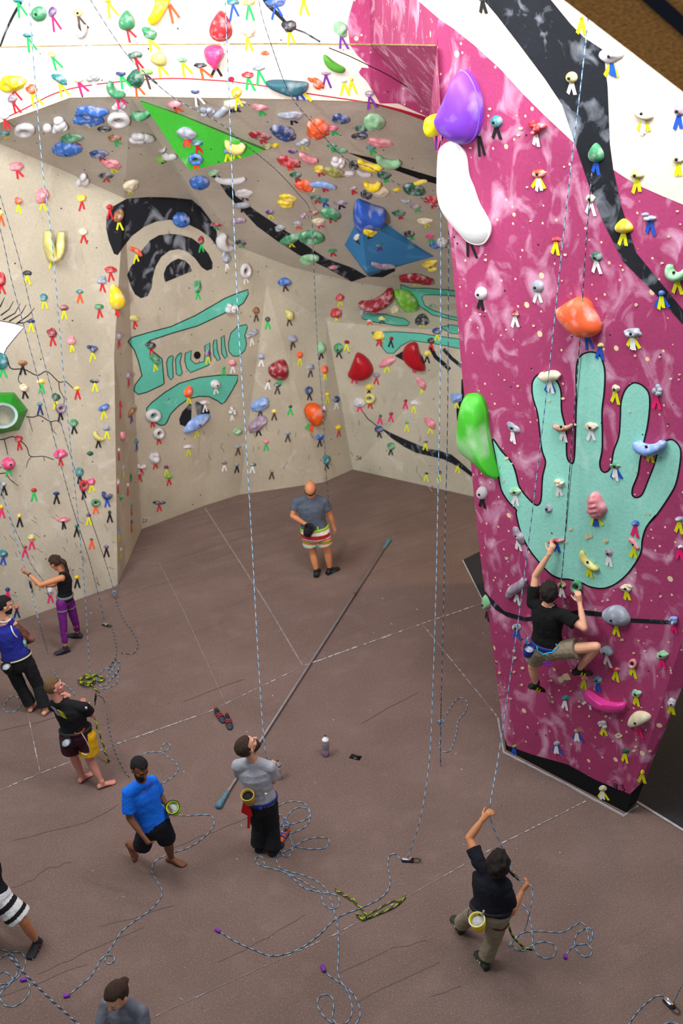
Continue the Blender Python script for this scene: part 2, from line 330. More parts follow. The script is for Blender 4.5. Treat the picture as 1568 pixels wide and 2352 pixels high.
# right hand mural pieces
BW.paint(z5((1175,765),(1240,790),(1340,790),(1480,800),(1600,820),(1600,850),(1480,835),(1330,832),(1310,850),(1330,900),(1380,930),(1480,965),(1600,990),(1600,1010),(1480,985),(1380,962),(1300,905),(1200,825),(1180,800)), PTEAL, 1, outline=PBLACK2, ow=1.5)
BW.paint(z5((915,945),(945,955),(1060,955),(1200,985),(1235,1010),(1220,1030),(1150,1030),(1000,1005),(930,985)), PTEAL, 1, outline=PBLACK2, ow=1.5)
BW.paint(zD((955,10),(1100,5),(1250,15),(1490,50),(1600,70),(1600,130),(1490,108),(1350,80),(1200,60),(1140,90),(1090,140),(1050,138),(1010,90)), PTEAL, 1, outline=PBLACK2, ow=1.5)
BW.paint(z5((1430,1040),(1500,1025),(1600,1040),(1600,1085),(1500,1080)), PTEAL, 1, outline=PBLACK2, ow=1.5)
BW.paint(zD((1098,155),(1150,125),(1230,120),(1270,150),(1290,220),(1250,235),(1160,190)), PBLACK, 1)
BW.stroke(zD((1320,100),(1350,160),(1440,240)), 9, PBLACK, 1); BW.stroke(zD((1400,112),(1450,170),(1560,260)), 8, PBLACK, 1)
BW.stroke(zD((892,490),(930,545),(1000,600)), 2, PBLACK2, 1)
BW.paint(zD((1005,598),(1100,645),(1190,685),(1300,730),(1370,742),(1450,768),(1500,808),(1568,870),(1700,980),(1700,1000),(1568,900),(1490,842),(1400,797),(1320,778),(1230,757),(1160,722),(1080,668)), PBLACK, 1)
BW.paint(zD((1512,300),(1530,300),(1530,560),(1485,560),(1480,490),(1510,400)), PBLACK2, 1)
# sweeping black strokes over the overhang
BW.paint(z5((0,60),(60,110),(100,150),(120,200),(200,260),(300,330),(480,450),(600,535),(700,600),(870,660),(960,715),(860,748),(680,650),(520,575),(380,485),(250,390),(140,270),(60,190),(0,95)), PBLACK, 1)
BW.paint(z5((960,715),(1140,655),(1140,680),(1060,720)), PBLACK, 1)
BW.paint([(797,350),(850,362),(925,385),(1060,425),(1060,440),(965,412),(905,390),(850,372)], PBLACK2, 1)
BW.stroke([(480,400),(505,412)], 6, PBLACK2, 1)
# red line, black lines and the magenta patch of the upper wall
BW.stroke([(18,268),(60,248),(120,217),(180,200),(280,187),(400,180),(530,187)], 2.6, PRED, 2, smooth=True)
BW.stroke([(530,187),(610,198),(700,214),(850,236)], 2.2, PRED, 2, w2=3)
BW.disc(531, 182, 7, 6, PRED, 2)
BW.stroke([(850,236),(920,254),(986,276)], 3, PRED, 3, w2=10)
BW.paint(z2((905,0),(880,90),(860,165),(870,215),(880,300),(930,370),(1000,430),(1005,455),(960,450),(940,480),(950,500),(990,540),(1040,620),(1080,690),(1200,690),(1420,790),(1700,790),(1900,560),(1900,480),(1568,190),(1480,130),(1330,0),(1330,-40),(905,-40)), WPINK, 1)
BW.paint([(958,-900),(958,0),(825,0),(820,-900)], WPINK, 1)
BW.stroke([(600,-30),(612,5),(640,35),(665,62)], 14, PBLACK, 2, smooth=True, w2=6); BW.stroke([(665,62),(700,75),(735,96)], 4, PBLACK, 2); BW.stroke([(755,110),(800,128),(850,152),(890,172),(935,200)], 2.0, PBLACK2, 2, smooth=True)
BW.stroke([(48,5),(28,40),(12,75),(0,108)], 7, PBLACK, 2, smooth=True, w2=4)
# plywood seams
BW.stroke([(-200,106),(0,108),(300,102),(500,101)], 2.2, PSEAM, 3); BW.stroke([(500,101),(640,100),(850,102),(1000,104)], 3.6, PSEAM, 3)
BW.stroke([(0,282),(60,262),(160,225),(300,222),(640,228),(850,234)], 1.4, PSEAM, 3)
# left mural: lashes, white eye corner, veins
BW.paint([(-120,700),(0,737),(30,742),(56,751),(35,775),(15,800),(0,835),(-120,900)], PWHITE, 1, outline=PBLACK2, ow=1.6)
for q in (zA((0,945),(30,880)), zA((5,1000),(60,960),(90,905)), zA((20,1030),(100,985),(135,920)), zA((60,1040),(140,990),(175,930)), zA((110,1055),(190,1000),(230,950)), zA((115,1050),(160,1050),(220,1015))):
    BW.stroke(q, 3.0, PBLACK2, 2, w2=1.2)
for q, ww in ((((0,811),(15,820),(25,846),(55,848),(85,862),(108,853),(135,877),(150,876),(168,892)), 2.6), (((48,848),(42,873),(52,883)), 1.8), (((135,877),(137,895),(147,915),(146,930)), 1.8), (((147,910),(155,918)), 1.2),
              (((60,957),(75,958),(92,955),(115,968),(130,966),(142,975)), 2.2), (((66,960),(70,975),(75,992)), 1.4), (((117,968),(120,985),(130,998)), 1.6), (((0,1010),(12,1008),(30,1003),(50,1015),(62,1028),(70,1048),(100,1048),(124,1056)), 2.4),
              (((10,1010),(15,1030),(18,1045)), 2), (((71,1050),(64,1060),(60,1075)), 1.4), (((100,1050),(103,1060)), 1.4), (((0,1088),(14,1087),(22,1100),(42,1116)), 2.0), (((22,1100),(30,1108)), 1.4)):
    BW.stroke(list(q), ww, PBLACK2, 2, smooth=True, w2=ww*.6)
for i in range(26):   # crack marks and scuffs near the foot of the wall
    x, y = rs.uniform(430, 1050), rs.uniform(960, 1090); a = rs.uniform(.9, 2.2); l = rs.uniform(6, 20)
    BW.stroke([(x, y), (x+l*math.cos(a)*.5+rs.uniform(-3,3), y+l*math.sin(a)*.5), (x+l*math.cos(a), y+l*math.sin(a))], 0.9, WRK, 1)
for i in range(34):
    x, y = rs.uniform(0, 260), rs.uniform(1180, 1380); a = rs.uniform(.3, 1.6); l = rs.uniform(8, 22)
    BW.stroke([(x, y), (x+l*math.cos(a), y+l*math.sin(a))], 0.8, WRK, 1)
# panel numbers at the wall foot, "36" and "37"
def digits(S, pts_list, w, m):
    for q in pts_list: S.stroke(q, w, m, 2)
digits(BW, [zD((858,778),(872,776),(868,786),(876,792),(870,800),(858,797)), zD((888,778),(880,790),(882,799),(890,797),(889,789),(881,791))], 1.3, PBLACK2)
zq = ZM(0, 1120, 2.904)
digits(BW, [zq((950,212),(962,210),(956,220),(963,226),(957,233),(950,231)), zq((968,210),(979,209),(971,232))], 1.3, PBLACK2)
# skirting dust where wall meets floor
BW.stroke([(140,1393),(270,1343)], 3, PLINE, 3)
BW.build('wall_back')
# ---------------------------------------------------------------- tower
TW = Surface()
Cs = [B0, tw(1148, 1260), tw(1133, 850), tw(1100, 560), tw(1045, 350), CTp]
Ls = [B0, (1100, 1260, 15.3), (1060, 850, 15.35), (1035, 560, 15.4), (1003, 350, 15.7), S7]
for i in range(5):
    if i: TW.tri(Cs[i], Ls[i], Ls[i+1], WPINK)
    TW.tri(Cs[i], Cs[i+1], Ls[i+1], WPINK)
TR = [tw(1948, 300), tw(2146, -280)]; TL = tw(985, -280)
TW.fan([B0, B1, TR[0], TR[1], TL, U7, CTp], WPINK)
# right flank
B2 = (1461, 1842); R1 = (1568, 1575, 13.75); R2 = (2000, 640, 12.6)
rb = [p3(B1), p3(B2), at(1571, 1577, tw(1552,1500)[2]+.75)]
TW.tri(B1, B2, Vector((at(1568,1575,12.9))), WPINK); TW.tri(B1, Vector(at(1568,1575,12.9)), p3(TR[0]), WPINK); TW.tri(Vector(at(1568,1575,12.9)), Vector(at(2060,480,12.2)), p3(TR[0]), WPINK)
back = [Vector((p3(v).x + .5, 19.5, p3(v).z)) for v in Ls]
for i in range(5): TW.tri(p3(Ls[i]), p3(Ls[i+1]), back[i], WPINK); TW.tri(p3(Ls[i+1]), back[i+1], back[i], WPINK)
zT = ZM(1000, 0, 2.76); zH = ZM(1040, 800, 2.97); zL = ZM(1060, 1180, 3.087); zK = ZM(1060, 1500, 3.087)
TW.paint([(958,-300),(958,0),(1010,45),(1040,65),(1090,105),(1150,160),(1200,215),(1250,265),(1330,340),(1330,300),(1290,240),(1250,180),(1190,100),(1140,35),(1110,0),(1090,-300)], WPAPER, 1)
TW.paint([(1265,-300),(1265,0),(1310,55),(1340,85),(1385,115),(1395,200),(1400,330),(1408,390),(1435,408),(1470,428),(1520,450),(1568,470),(1700,500),(2300,500),(2300,-300)], WPAPER, 1)
TW.paint([(1080,-300),(1110,0),(1140,35),(1190,100),(1250,180),(1290,240),(1320,330),(1350,420),(1380,500),(1430,600),(1500,670),(1568,745),(1800,900),(1800,850),(1568,712),(1460,580),(1425,470),(1408,390),(1400,330),(1395,200),(1385,115),(1340,85),(1310,55),(1265,0),(1240,-300)], PBLACK, 2)
hand = zH((270,620),(330,700),(400,780),(430,860),(450,940),(500,1010),(550,1060),(575,1070),(595,1050),(603,1000),(610,880),(628,800),(628,760),(605,690),(590,560),(575,440),(545,340),(538,260),(550,210),(590,175),(650,185),(700,215),(735,290),(740,430),(770,560),(775,730),(800,780),(825,760),(835,560),(840,330),(838,200),(845,100),(870,50),(930,25),(990,40),(1020,90),(1035,170),(1030,300),(1015,430),(1018,600),(1015,700),(1000,780),(1010,830),(1040,845),(1075,810),(1095,700),(1130,600),(1140,480),(1145,370),(1170,290),(1210,245),(1250,235),(1300,260),(1335,310),(1340,400),(1325,530),(1300,640),(1275,760),(1260,860),(1225,950),(1222,1000),(1250,1018),(1290,995),(1330,900),(1370,800),(1400,700),(1440,640),(1490,622),(1530,650),(1552,700),(1545,800),(1520,920),(1480,1000),(1400,1120),(1340,1190)) \
     + zL((1375,10),(1310,90),(1280,180),(1270,270),(1230,350),(1170,430),(1100,490),(1040,520),(980,530),(900,515),(850,490),(760,465),(700,460),(640,435),(590,390),(520,310),(470,240),(430,160),(405,90),(385,0)) + zH((430,1100),(380,1050),(335,980),(320,930),(310,870),(290,750))
TW.paint(hand, PHAND, 1, smooth=True, outline=PBLACK2, ow=3.2)
TW.stroke(zH((875,30),(850,300),(815,760),(800,900),(770,1247)), 0.9, PBLACK2, 3)
TW.paint(zL((155,540),(200,590),(300,690),(450,735),(455,765),(320,730),(240,680),(190,620)), PBLACK, 1)
TW.paint(zL((450,735),(780,690),(840,680),(1010,700),(1200,742),(1480,755),(1480,785),(1210,772),(1010,732),(900,722),(770,712),(455,765)), PBLACK, 1)
TW.paint(zK((255,455),(320,655),(500,720),(750,790),(950,900),(1190,1000),(1300,900),(1235,1100),(1130,1180),(900,1060),(600,880),(290,760)), PBLACK2, 1)
# panel number "93"
digits(TW, [zK((1100,930),(1085,925),(1080,940),(1092,948),(1102,940),(1100,930),(1100,960),(1088,970)), zK((1125,935),(1145,938),(1138,955),(1155,965),(1145,985),(1128,978))], 2.2, PBLACK2)
def chip(x, y, r, m):
    n = 7; a0 = rs.uniform(0, 6)
    TW.paint([(x+r*rs.uniform(.55,1.1)*math.cos(a0+k*6.283/n), y+r*.75*rs.uniform(.5,1.1)*math.sin(a0+k*6.283/n)) for k in range(n)], m, 4)
CHIP = mat('chipped_paint_plywood', 'dcc6a0', noise_amt=.2)
for x, y in [(1125,250),(1190,310),(1195,295),(1080,340),(1203,1790),(1150,770),(1162,757),(1225,748),(1102,722),(1115,585),(1115,597),(1297,585),(1555,485),(1562,515),(1535,543),(1519,604),(1425,610),(1210,430),(1218,508),(1290,645),(1295,383),(1430,620),(1460,700),
             (1158,873),(1188,886),(1261,920),(1292,915),(1155,1105),(1163,1052),(1175,1065),(1180,1162),(1310,1215),(1350,1230),(1392,1245),(1508,1310),(1516,1370),(1480,1495),(1383,1381),(1428,1470),(1163,1282),(1320,975),(1395,1378),(1520,1510),(1200,1535),(1180,1543),(1198,1573),(1172,1605),(1310,1587),(1333,1590),(1268,1612),(1330,1623),(1353,1645),(1391,1645),(1428,1655),(1472,1625),(1540,1540),(1460,1715),(1420,1690),(1455,1725),(1492,1725),(1440,1430),(1455,1500),(1355,1600),(1485,1440),(1480,1180),(1533,978),(1445,945),(1490,1180),(1458,1085),(1540,870),(1300,1245),(1365,1290),(1180,1495),(1181,1511),(1138,1520),(1146,1545),(1150,1570),(1265,1563),(1560,860),(1558,872),(1514,820),(1458,817)]:
    chip(x, y, rs.uniform(2.5, 6.5), CHIP)
chip(1420, 1690, 10, CHIP); chip(1300, 1555, 14, CHIP); chip(1288, 1560, 12, CHIP); chip(1350,1232,12,CHIP); chip(1391,1243,8,CHIP)
TW.build('wall_right')
# plywood soffit close to the camera, top right
def slab(name, pts, off, mats, bev=0.01):
    bm = bmesh.new(); a = [bm.verts.new(p) for p in pts]; b = [bm.verts.new(p + off) for p in pts]
    bm.faces.new(a); bm.faces.new(b[::-1])
    for i in range(len(a)): bm.faces.new((a[i], a[(i+1) % len(a)], b[(i+1) % len(a)], b[i]))
    return bm_obj(name, bm, mats, smooth=False)
PLY = mat('stained_plywood', 'c08440', 0.6, noise_amt=0.45, scale=5); PLYD = mat('navy_edge_strip', '15162a', 0.7)
def mk_ply():
    nt = PLY.node_tree; N = nt.nodes; tc = [n for n in N if n.type == 'TEX_COORD'][0]; no = [n for n in N if n.type == 'TEX_NOISE'][0]
    mp = N.new('ShaderNodeMapping'); mp.inputs['Scale'].default_value = (6, 14, 14); mp.inputs['Rotation'].default_value = (0, R(38), 0); nt.links.new(tc.outputs['Object'], mp.inputs[0]); nt.links.new(mp.outputs[0], no.inputs[0])
mk_ply()
Ys = 9.0
p = [at(1290,-2,Ys), at(1568,212,Ys), at(1850,430,Ys), at(1850,-250,Ys), at(1150,-250,Ys), at(1150,-108,Ys)]
o = slab('trim_1', p, Vector((0.1, .5, .15)), [PLY]); o['kind'] = 'structure'
p = [at(1474,0,Ys-.03), at(1568,82,Ys-.03), at(1700,196,Ys-.03), at(1700,146,Ys-.03), at(1568,36,Ys-.03), at(1520,-8,Ys-.03), at(1400,-110,Ys-.03), at(1360,-102,Ys-.03)]
o = slab('trim_2', p, Vector((0, .035, 0)), [PLYD]); o['kind'] = 'structure'
#@@HOLDS
# ---------------------------------------------------------------- climbing holds
HC = {'w': ('white-grey', 'c4c2c6'), 'g': ('green', '3f8a5f'), 'G': ('dark green', '1f5c48'), 'l': ('lime green', '6fae2c'), 'r': ('red', 'b52a33'), 'R': ('crimson', '8c1626'),
      'p': ('pink', 'd4477a'), 'P': ('salmon pink', 'd2808a'), 'o': ('orange', 'e2561f'), 'y': ('yellow', 'e0c41c'), 'Y': ('pale yellow', 'c8bf70'), 'c': ('cream', 'd3c7a8'),
      'b': ('blue', '2f62b0'), 'B': ('navy', '2a3f70'), 't': ('teal', '2f7d83'), 'k': ('black', '2c2e34'), 'v': ('purple', '5c3478'), 'a': ('grey', '8b93a2'), 'm': ('mauve', '8f7b8f'),
      'n': ('brown', '8a5a34'), 'O': ('olive', '8a8a3c'), 'L': ('mint green', '84b88c'), 'i': ('light blue', '7898d0')}
TC = {'r': ('red', 'c8202c'), 'w': ('white', 'e4e4e4'), 'p': ('pink', 'e8206c'), 'y': ('yellow', 'd8dc1a'), 'G': ('green', '18c05a'), 'g': ('green', '18c05a'), 'o': ('orange', 'f05a28'),
      'k': ('black', '1a1a1c'), 'b': ('blue', '1c50b8'), 'v': ('purple', '6a2890'), 'n': ('brown', '4a3c34'), 'B': ('navy', '20306c')}
SN = {'b': 'knob', 'd': 'round', 't': 'teardrop', 'c': 'crescent', 'p': 'long', 'k': 'lumpy', 'h': 'ring-shaped', 's': 'ribbed', 'j': 'horned', 'D': 'half-dome'}
BOLT = mat('bolt_head', '141414', 0.4)
def hmat(c): return mat('hold_' + HC[c][0].replace(' ', '_').replace('-', '_'), HC[c][1], 0.6, chalk=0.55, scale=7, noise_amt=.15)
def tmat(c): return mat('tape_' + TC[c][0], TC[c][1], 0.6, noise_amt=0.03)
def hit(px, py, surf):
    d = ray(px, py); loc, n, i, dist = surf.bvh.ray_cast(EYE, d.normalized())
    if loc is None: return None, None
    if n.dot(d) > 0: n = -n
    return loc, n
def frame(px, py, surf):
    loc, n = hit(px, py, surf)
    if loc is None: return None
    u = (onplane(px+1, py, loc, n) - loc); v = (onplane(px, py-1, loc, n) - loc)
    k = (loc - EYE).dot(FWD) / FPX
    if u.length > 1.5*k: u = u.normalized() * 1.5*k
    if v.length > 1.5*k: v = v.normalized() * 1.5*k
    return loc, n, u, v, k
def grid(fn, nu, nv, closed_u=True):
    bm = bmesh.new(); V = [[bm.verts.new(fn(i/nu, j/nv)) for i in range(nu)] for j in range(nv+1)]
    for j in range(nv):
        for i in range(nu): bm.faces.new((V[j][i], V[j][(i+1) % nu], V[j+1][(i+1) % nu], V[j+1][i]))
    bm.faces.new(V[0][::-1]); bm.faces.new(V[nv]); return bm
def ball(bm, c, r, seg=8):
    bmesh.ops.create_icosphere(bm, subdivisions=2, radius=1, matrix=Matrix.Translation(c) @ Matrix.Diagonal((r[0], r[1], r[2], 1)))
def shape(kind, hw, hh, hc, seed):
    """unit hold in (a, b, c): a,b in px of the photo scale, c = metres off the wall"""
    rr = random.Random(seed); ox = Vector((seed * 3.1, seed * 1.7, 0)); bm = None
    if kind in 'bdtDs':
        def fn(s, t):
            th = s * 2 * math.pi; ph = t * math.pi * 0.5; r = math.cos(ph * .96)
            x, y, z = math.cos(th) * r, math.sin(th) * r, math.sin(ph)
            if kind == 'b':
                q = Vector((x, y, z * .8)) * 1.3 + ox; f = 1 + 0.32 * noise.noise(q) + 0.12 * noise.noise(q * 2.6); x *= f; y *= f; z *= 0.8 + .5 * noise.noise(q + Vector((5, 5, 5)))
                z = max(0, z); x *= 1.04; y *= 1.04
            if kind == 't': x *= (1 - 0.42 * y); y = y * 1.05 + .06
            if kind == 'D': y = y if y > -.35 else -.35 + (y + .35) * .25; x *= 1 - .25 * max(0, y)
            if kind == 's': f = 1 + .10 * math.sin(y * 17); z *= f; x *= f * (1 - .2 * y)
            return Vector((x * hw, y * hh, z * hc - .004))
        bm = grid(fn, 20, 9 if kind != 's' else 14)
    elif kind in 'cpj':
        def arc(pts, rad, flat=.8):
            def fn(s, t):
                i = t * (len(pts) - 1); a = int(min(i, len(pts) - 2)); f = i - a
                c = pts[a].lerp(pts[a+1], f); d = (pts[a+1] - pts[a]).normalized(); nx = Vector((-d.y, d.x, 0))
                r = rad * (0.28 + .72 * math.sin(math.pi * min(1, max(0, .07 + .86 * t))) ** .6); th = s * 2 * math.pi
                e = nx * (math.cos(th) * r); return Vector(((c + e).x, (c + e).y, max(-.004, c.z + math.sin(th) * hc * flat * r / rad + hc * .3)))
            return grid(fn, 14, 18)
        if kind == 'c': bm = arc([Vector((hw * .86 * math.cos(a), hh * (-0.45 - .9 * math.sin(a) * .9 + .75), 0)) for a in [math.pi * (1 - k / 10) for k in range(11)]][::1], min(hh, hw) * .52)
        elif kind == 'p': bm = arc([Vector((hw * .9 * (k / 5 - 1), hh * .25 * math.sin(k * .6 + seed), 0)) for k in range(11)], hh * .82)
        else:
            bm = arc([Vector((-hw * .55, hh * .9, .03)), Vector((-hw * .5, hh * .2, .03)), Vector((-hw * .1, -hh * .6, 0)), Vector((hw * .1, -hh * .75, 0)), Vector((hw * .5, -hh * .2, .03)), Vector((hw * .6, hh * .85, .05))], min(hw, hh) * .42)
    elif kind == 'k':
        bm = bmesh.new()
        for i in range(7):
            a = rr.uniform(0, 6.28); q = rr.uniform(.15, .72); r = rr.uniform(.28, .45)
            ball(bm, Vector((hw * q * math.cos(a), hh * q * math.sin(a), hc * rr.uniform(.1, .5))), (hw * r, hh * r * 1.15, hc * .55))
    elif kind == 'h':
        def fn2(s, t):
            th = s * 2 * math.pi; ph = t * 2 * math.pi; f = 1 + .1 * noise.noise(Vector((math.cos(th) + seed, math.sin(th), 0)))
            r = .68 + .32 * math.cos(ph); return Vector((hw * r * f * math.cos(th), hh * r * f * math.sin(th), max(-.004, hc * .3 + hc * .5 * math.sin(ph))))
        bm = bmesh.new(); V = [[bm.verts.new(fn2(i/20, j/9)) for i in range(20)] for j in range(9)]
        for j in range(9):
            for i in range(20): bm.faces.new((V[j][i], V[j][(i+1) % 20], V[(j+1) % 9][(i+1) % 20], V[(j+1) % 9][i]))
    return bm
LAND = [(370,510,'black eyebrow mural'), (430,610,'small black half-circle mural'), (440,780,'turquoise grille mural'), (440,905,'turquoise arc mural'), (400,300,'green triangular volume'), (880,560,'blue triangular volume'), (30,950,'green hexagonal volume'),
        (1070,240,'big purple hold'), (1065,440,'long white hold'), (1100,1000,'long green hold'), (1240,960,"painted hand's index finger"), (1355,930,"painted hand's middle finger"), (1460,960,"painted hand's ring finger"), (1340,1200,'painted palm'), (1175,1090,'painted thumb'), (1333,727,'big orange hold'), (1265,1430,'climber in black'),
        (1390,1608,'pink banana hold'), (715,950,'tall orange hold'), (829,840,'red half-dome hold'), (950,820,'red scoop hold'), (865,685,'big red fin hold'), (940,635,'long red hold'), (1414,1415,'big grey hold'), (150,1340,'woman in purple leggings'),
        (20,1420,'man in blue tank top'), (207,268,'two-lobed blue hold'), (30,190,'big yellow knob'), (655,200,'teal wing hold'), (360,25,'yellow banana hold'), (490,125,'heart-shaped pink hold'), (507,60,'red teardrop hold'), (265,900,'left wall corner'),
        (1380,330,'black painted stripe'), (1500,640,'bend of the black stripe'), (1440,120,'plywood soffit'), (767,145,'green pickle hold'), (265,695,'tall yellow spiky hold'), (115,565,'olive forked hold'), (456,417,'upper blue ball'), (416,505,'lower blue ball'), (790,230,'red painted line'),
        (17,1064,'crimson ball'), (640,845,'maroon and white fin'), (680,750,'sharp wall prow'), (1000,1030,'black ribbon mural'), (595,930,'blue shoe-shaped hold'), (847,487,'big blue lump'), (1000,290,'tower edge'), (10,750,'painted lashes'), (80,880,'painted veins'), (780,120,'wood seam'), (1500,1450,'right tower edge'), (1180,1700,'tower kickboard')]
HINFO = []
QUEUE = []
REST = {'bms': {}}
def rest_add(bm, m, loc):
    bmesh.ops.recalc_face_normals(bm, faces=bm.faces)
    dst = REST['bms'].setdefault(m.name, ([], []))
    off = len(dst[0]); bm.verts.index_update(); dst[0].extend([v.co + loc for v in bm.verts]); dst[1].extend([tuple(off + v.index for v in f.verts) for f in bm.faces]); bm.free()
def hold(px, py, wpx, hpx, rot, kind, c, tapes, surf, tdir, zone, stuff=False):
    f = frame(px, py, surf)
    if f is None: print('MISS', zone, px, py); return None
    loc, n, u, v, k = f; seed = len(HINFO) + 1
    hc = max(.035, min(wpx, hpx) * k * .46)
    bm = shape(kind, wpx / 2, hpx / 2, hc, seed * .37 + 1)
    ca, sa = math.cos(-R(rot)), math.sin(-R(rot))
    for vt in bm.verts:
        x, y, z = vt.co; vt.co = u * (x*ca - y*sa) + v * (x*sa + y*ca) + n * z
    if stuff: rest_add(bm, hmat(c), loc); o = None
    else: o = bm_obj('climbing_hold', bm, hmat(c)); o.location = loc
    lo = -hpx * .5 * abs(ca) - wpx * .5 * abs(sa) * .6
    if not stuff and (kind in 'dDh' or zone.startswith('T') and wpx > 14 and kind in 'bcp'):
        b2 = bmesh.new(); bmesh.ops.create_cone(b2, cap_ends=True, segments=8, radius1=.016, radius2=.016, depth=.012)
        zf = hc if kind in 'dD' else (hc * .82 if kind != 'h' else .012)
        q = n.to_track_quat('Z', 'Y').to_matrix().to_4x4(); q.translation = n * (zf + .004); bmesh.ops.transform(b2, matrix=q, verts=b2.verts)
        t = bm_obj('bolt', b2, BOLT, o)
    if tapes:
        L = {'U': .195, 'M': .150, 'T': .140, 'O': .145}[zone[0]]; W = {'U': .03, 'M': .030, 'T': .04, 'O': .034}[zone[0]]
        if tapes[0] == '=': tapes = tapes[1:]; L *= .7
        cols = list(tapes); st = []
        if len(cols) == 1: st = [(-17, cols[0], 0), (17, cols[0], 0)]
        else: st = [(-30, cols[0], 0), (-9, cols[1], .004), (11, cols[1], .004), (31, cols[0], 0)]
        rr = random.Random(seed)
        for ang, cc, off in st:
            a = R(ang + tdir + rr.uniform(-7, 7)); dn = -v.normalized(); rt = u.normalized()
            d = (dn * math.cos(a) + rt * math.sin(a)).normalized(); sd = n.cross(d).normalized()
            base = v * (lo * .72); base2 = base + n * (.006 + off); LL = L * rr.uniform(.85, 1.12)
            if v.length < k * 1.3 and zone[0] == 'O': LL *= 1.1
            bmt = bmesh.new(); q = [base2 + sd * W/2, base2 - sd * W/2, base2 - sd * W/2 + d * LL + n * .003, base2 + sd * W/2 + d * (LL + .008) + n * .003]
            aa = [bmt.verts.new(x) for x in q]; bb = [bmt.verts.new(x + n * .0025) for x in q]
            bmt.faces.new(aa); bmt.faces.new(bb[::-1])
            for i in range(4): bmt.faces.new((aa[i], aa[(i+1) % 4], bb[(i+1) % 4], bb[i]))
            if stuff: rest_add(bmt, tmat(cc), loc)
            else: bm_obj('tape', bmt, tmat(cc), o, smooth=False)
    if stuff: return
    o['category'] = 'climbing hold'
    sz = 'tiny' if max(wpx, hpx) < 13 else 'small' if max(wpx, hpx) < 22 else 'large' if max(wpx, hpx) > 48 else ''
    HINFO.append([o, px, py, c, kind, tapes or '', sz, None])
    g = {'U': 'climbing holds on the white upper wall', 'O': 'climbing holds on the overhang', 'M': 'climbing holds on the cream wall', 'T': 'climbing holds on the magenta tower'}[zone[0]]
    o['group'] = g
    return o
def holds(zone, surf, zf, s, tdir, txt):
    for ln in txt.strip().split('\n'):
        q = ln.split()
        if len(q) < 7: continue
        x, y, w_, h_, r_ = map(float, q[:5]); (px, py), = zf((x, y))
        if w_ < 0: continue
        if zone == 'O': w_ *= 1.12; h_ *= 1.12
        QUEUE.append((px, py, w_ / s, h_ / s, r_, q[5], q[6], q[7] if len(q) > 7 and q[7] != '-' else '', surf, tdir, zone))
Z = ZM
holds('U', BW, Z(0, 0, 2.904), 2.904, 28, """
120 5 60 30 0 b t G
262 92 105 105 0 d g w
350 80 50 65 20 b v p
520 85 65 55 0 d Y n
540 205 110 100 0 j w w
845 140 105 130 0 t g r
995 225 110 70 35 b g y
1472 180 145 200 0 t r w
380 365 -1 0 0 b
350 362 50 45 0 b Y G
185 235 60 35 0 b t G
395 525 110 50 30 b t y
900 365 100 50 5 p G r
1060 390 110 90 20 t Y y
1215 402 55 35 0 b g y
1335 437 80 35 0 b k o
85 555 170 110 0 b y r
520 525 70 45 10 b c p
620 525 110 60 0 k a w
210 595 70 65 20 b o y
85 655 60 60 0 b m r
805 490 70 30 0 p B G
905 520 110 110 0 b G o
970 480 100 40 0 p l n
775 590 130 110 40 c g p
1300 610 60 25 0 p B w
720 10 40 20 0 b y y
""")
holds('O', BW, Z(0, 0, 2.904), 2.904, 24, """
30 775 60 40 0 b w r
165 855 130 100 0 h w -
370 830 150 110 0 k w -
600 745 200 80 0 b b -
590 795 185 80 0 b b =y
790 785 140 100 0 h w -
795 700 110 60 0 k w w
940 745 100 90 0 c g -
1165 695 85 50 0 D P o
1380 735 110 60 0 k a -
1475 740 120 60 -30 p a -
695 857 85 35 0 h k -
485 920 130 60 0 b g r
445 985 190 110 0 D b -
765 920 80 45 0 b n G
930 910 170 90 0 k w -
660 1025 110 50 0 b B r
745 1090 120 60 20 b P y
1090 995 140 60 0 k w -
1075 1065 60 50 0 d l -
1130 1035 90 60 30 p w -
110 1110 80 50 0 b P r
25 890 60 40 0 b t y
1540 690 90 50 0 p c B
""")
holds('U', BW, Z(500, 0, 2.904), 2.904, 8, """
100 15 80 40 0 b t b
205 15 90 50 0 b Y G
385 10 130 60 0 b b b
570 -10 60 30 0 b y y
475 175 95 80 0 b k y
195 205 110 80 25 b c y
315 355 60 35 0 D o w
270 455 80 35 0 b a G
200 500 75 40 0 b r G
820 195 80 110 -30 b L v
660 555 170 70 28 k o -
720 490 60 25 0 b m v
840 540 45 25 0 b w y
890 530 25 20 0 b y y
125 615 70 70 0 b y y
1010 625 60 40 0 b m v
""")
holds('O', BW, Z(500, 0, 2.904), 2.904, 20, """
110 690 130 50 0 b w B
280 715 90 40 10 b P g
490 770 140 60 0 b a k
825 790 110 65 10 b B -
440 885 150 90 20 b B -
665 860 130 130 30 b o -
560 945 110 50 0 k a y
765 855 65 35 0 b p g
1045 810 120 110 40 b L -
960 857 70 45 0 b G b
945 905 100 40 0 h k -
1080 950 150 60 12 b P -
285 905 130 50 10 b R r
330 975 60 35 0 b O -
385 970 40 30 0 b y -
470 1075 140 70 20 b r o
600 1050 130 60 20 p P -
760 970 60 30 0 b g G
820 1005 80 35 10 b g -
800 1070 120 80 0 k w -
1020 985 60 30 0 b t G
1015 1085 160 80 15 c y -
1135 1060 150 90 15 c L -
905 1095 60 60 0 h k -
675 1125 60 50 0 b y r
500 1010 50 30 0 b v -
""")
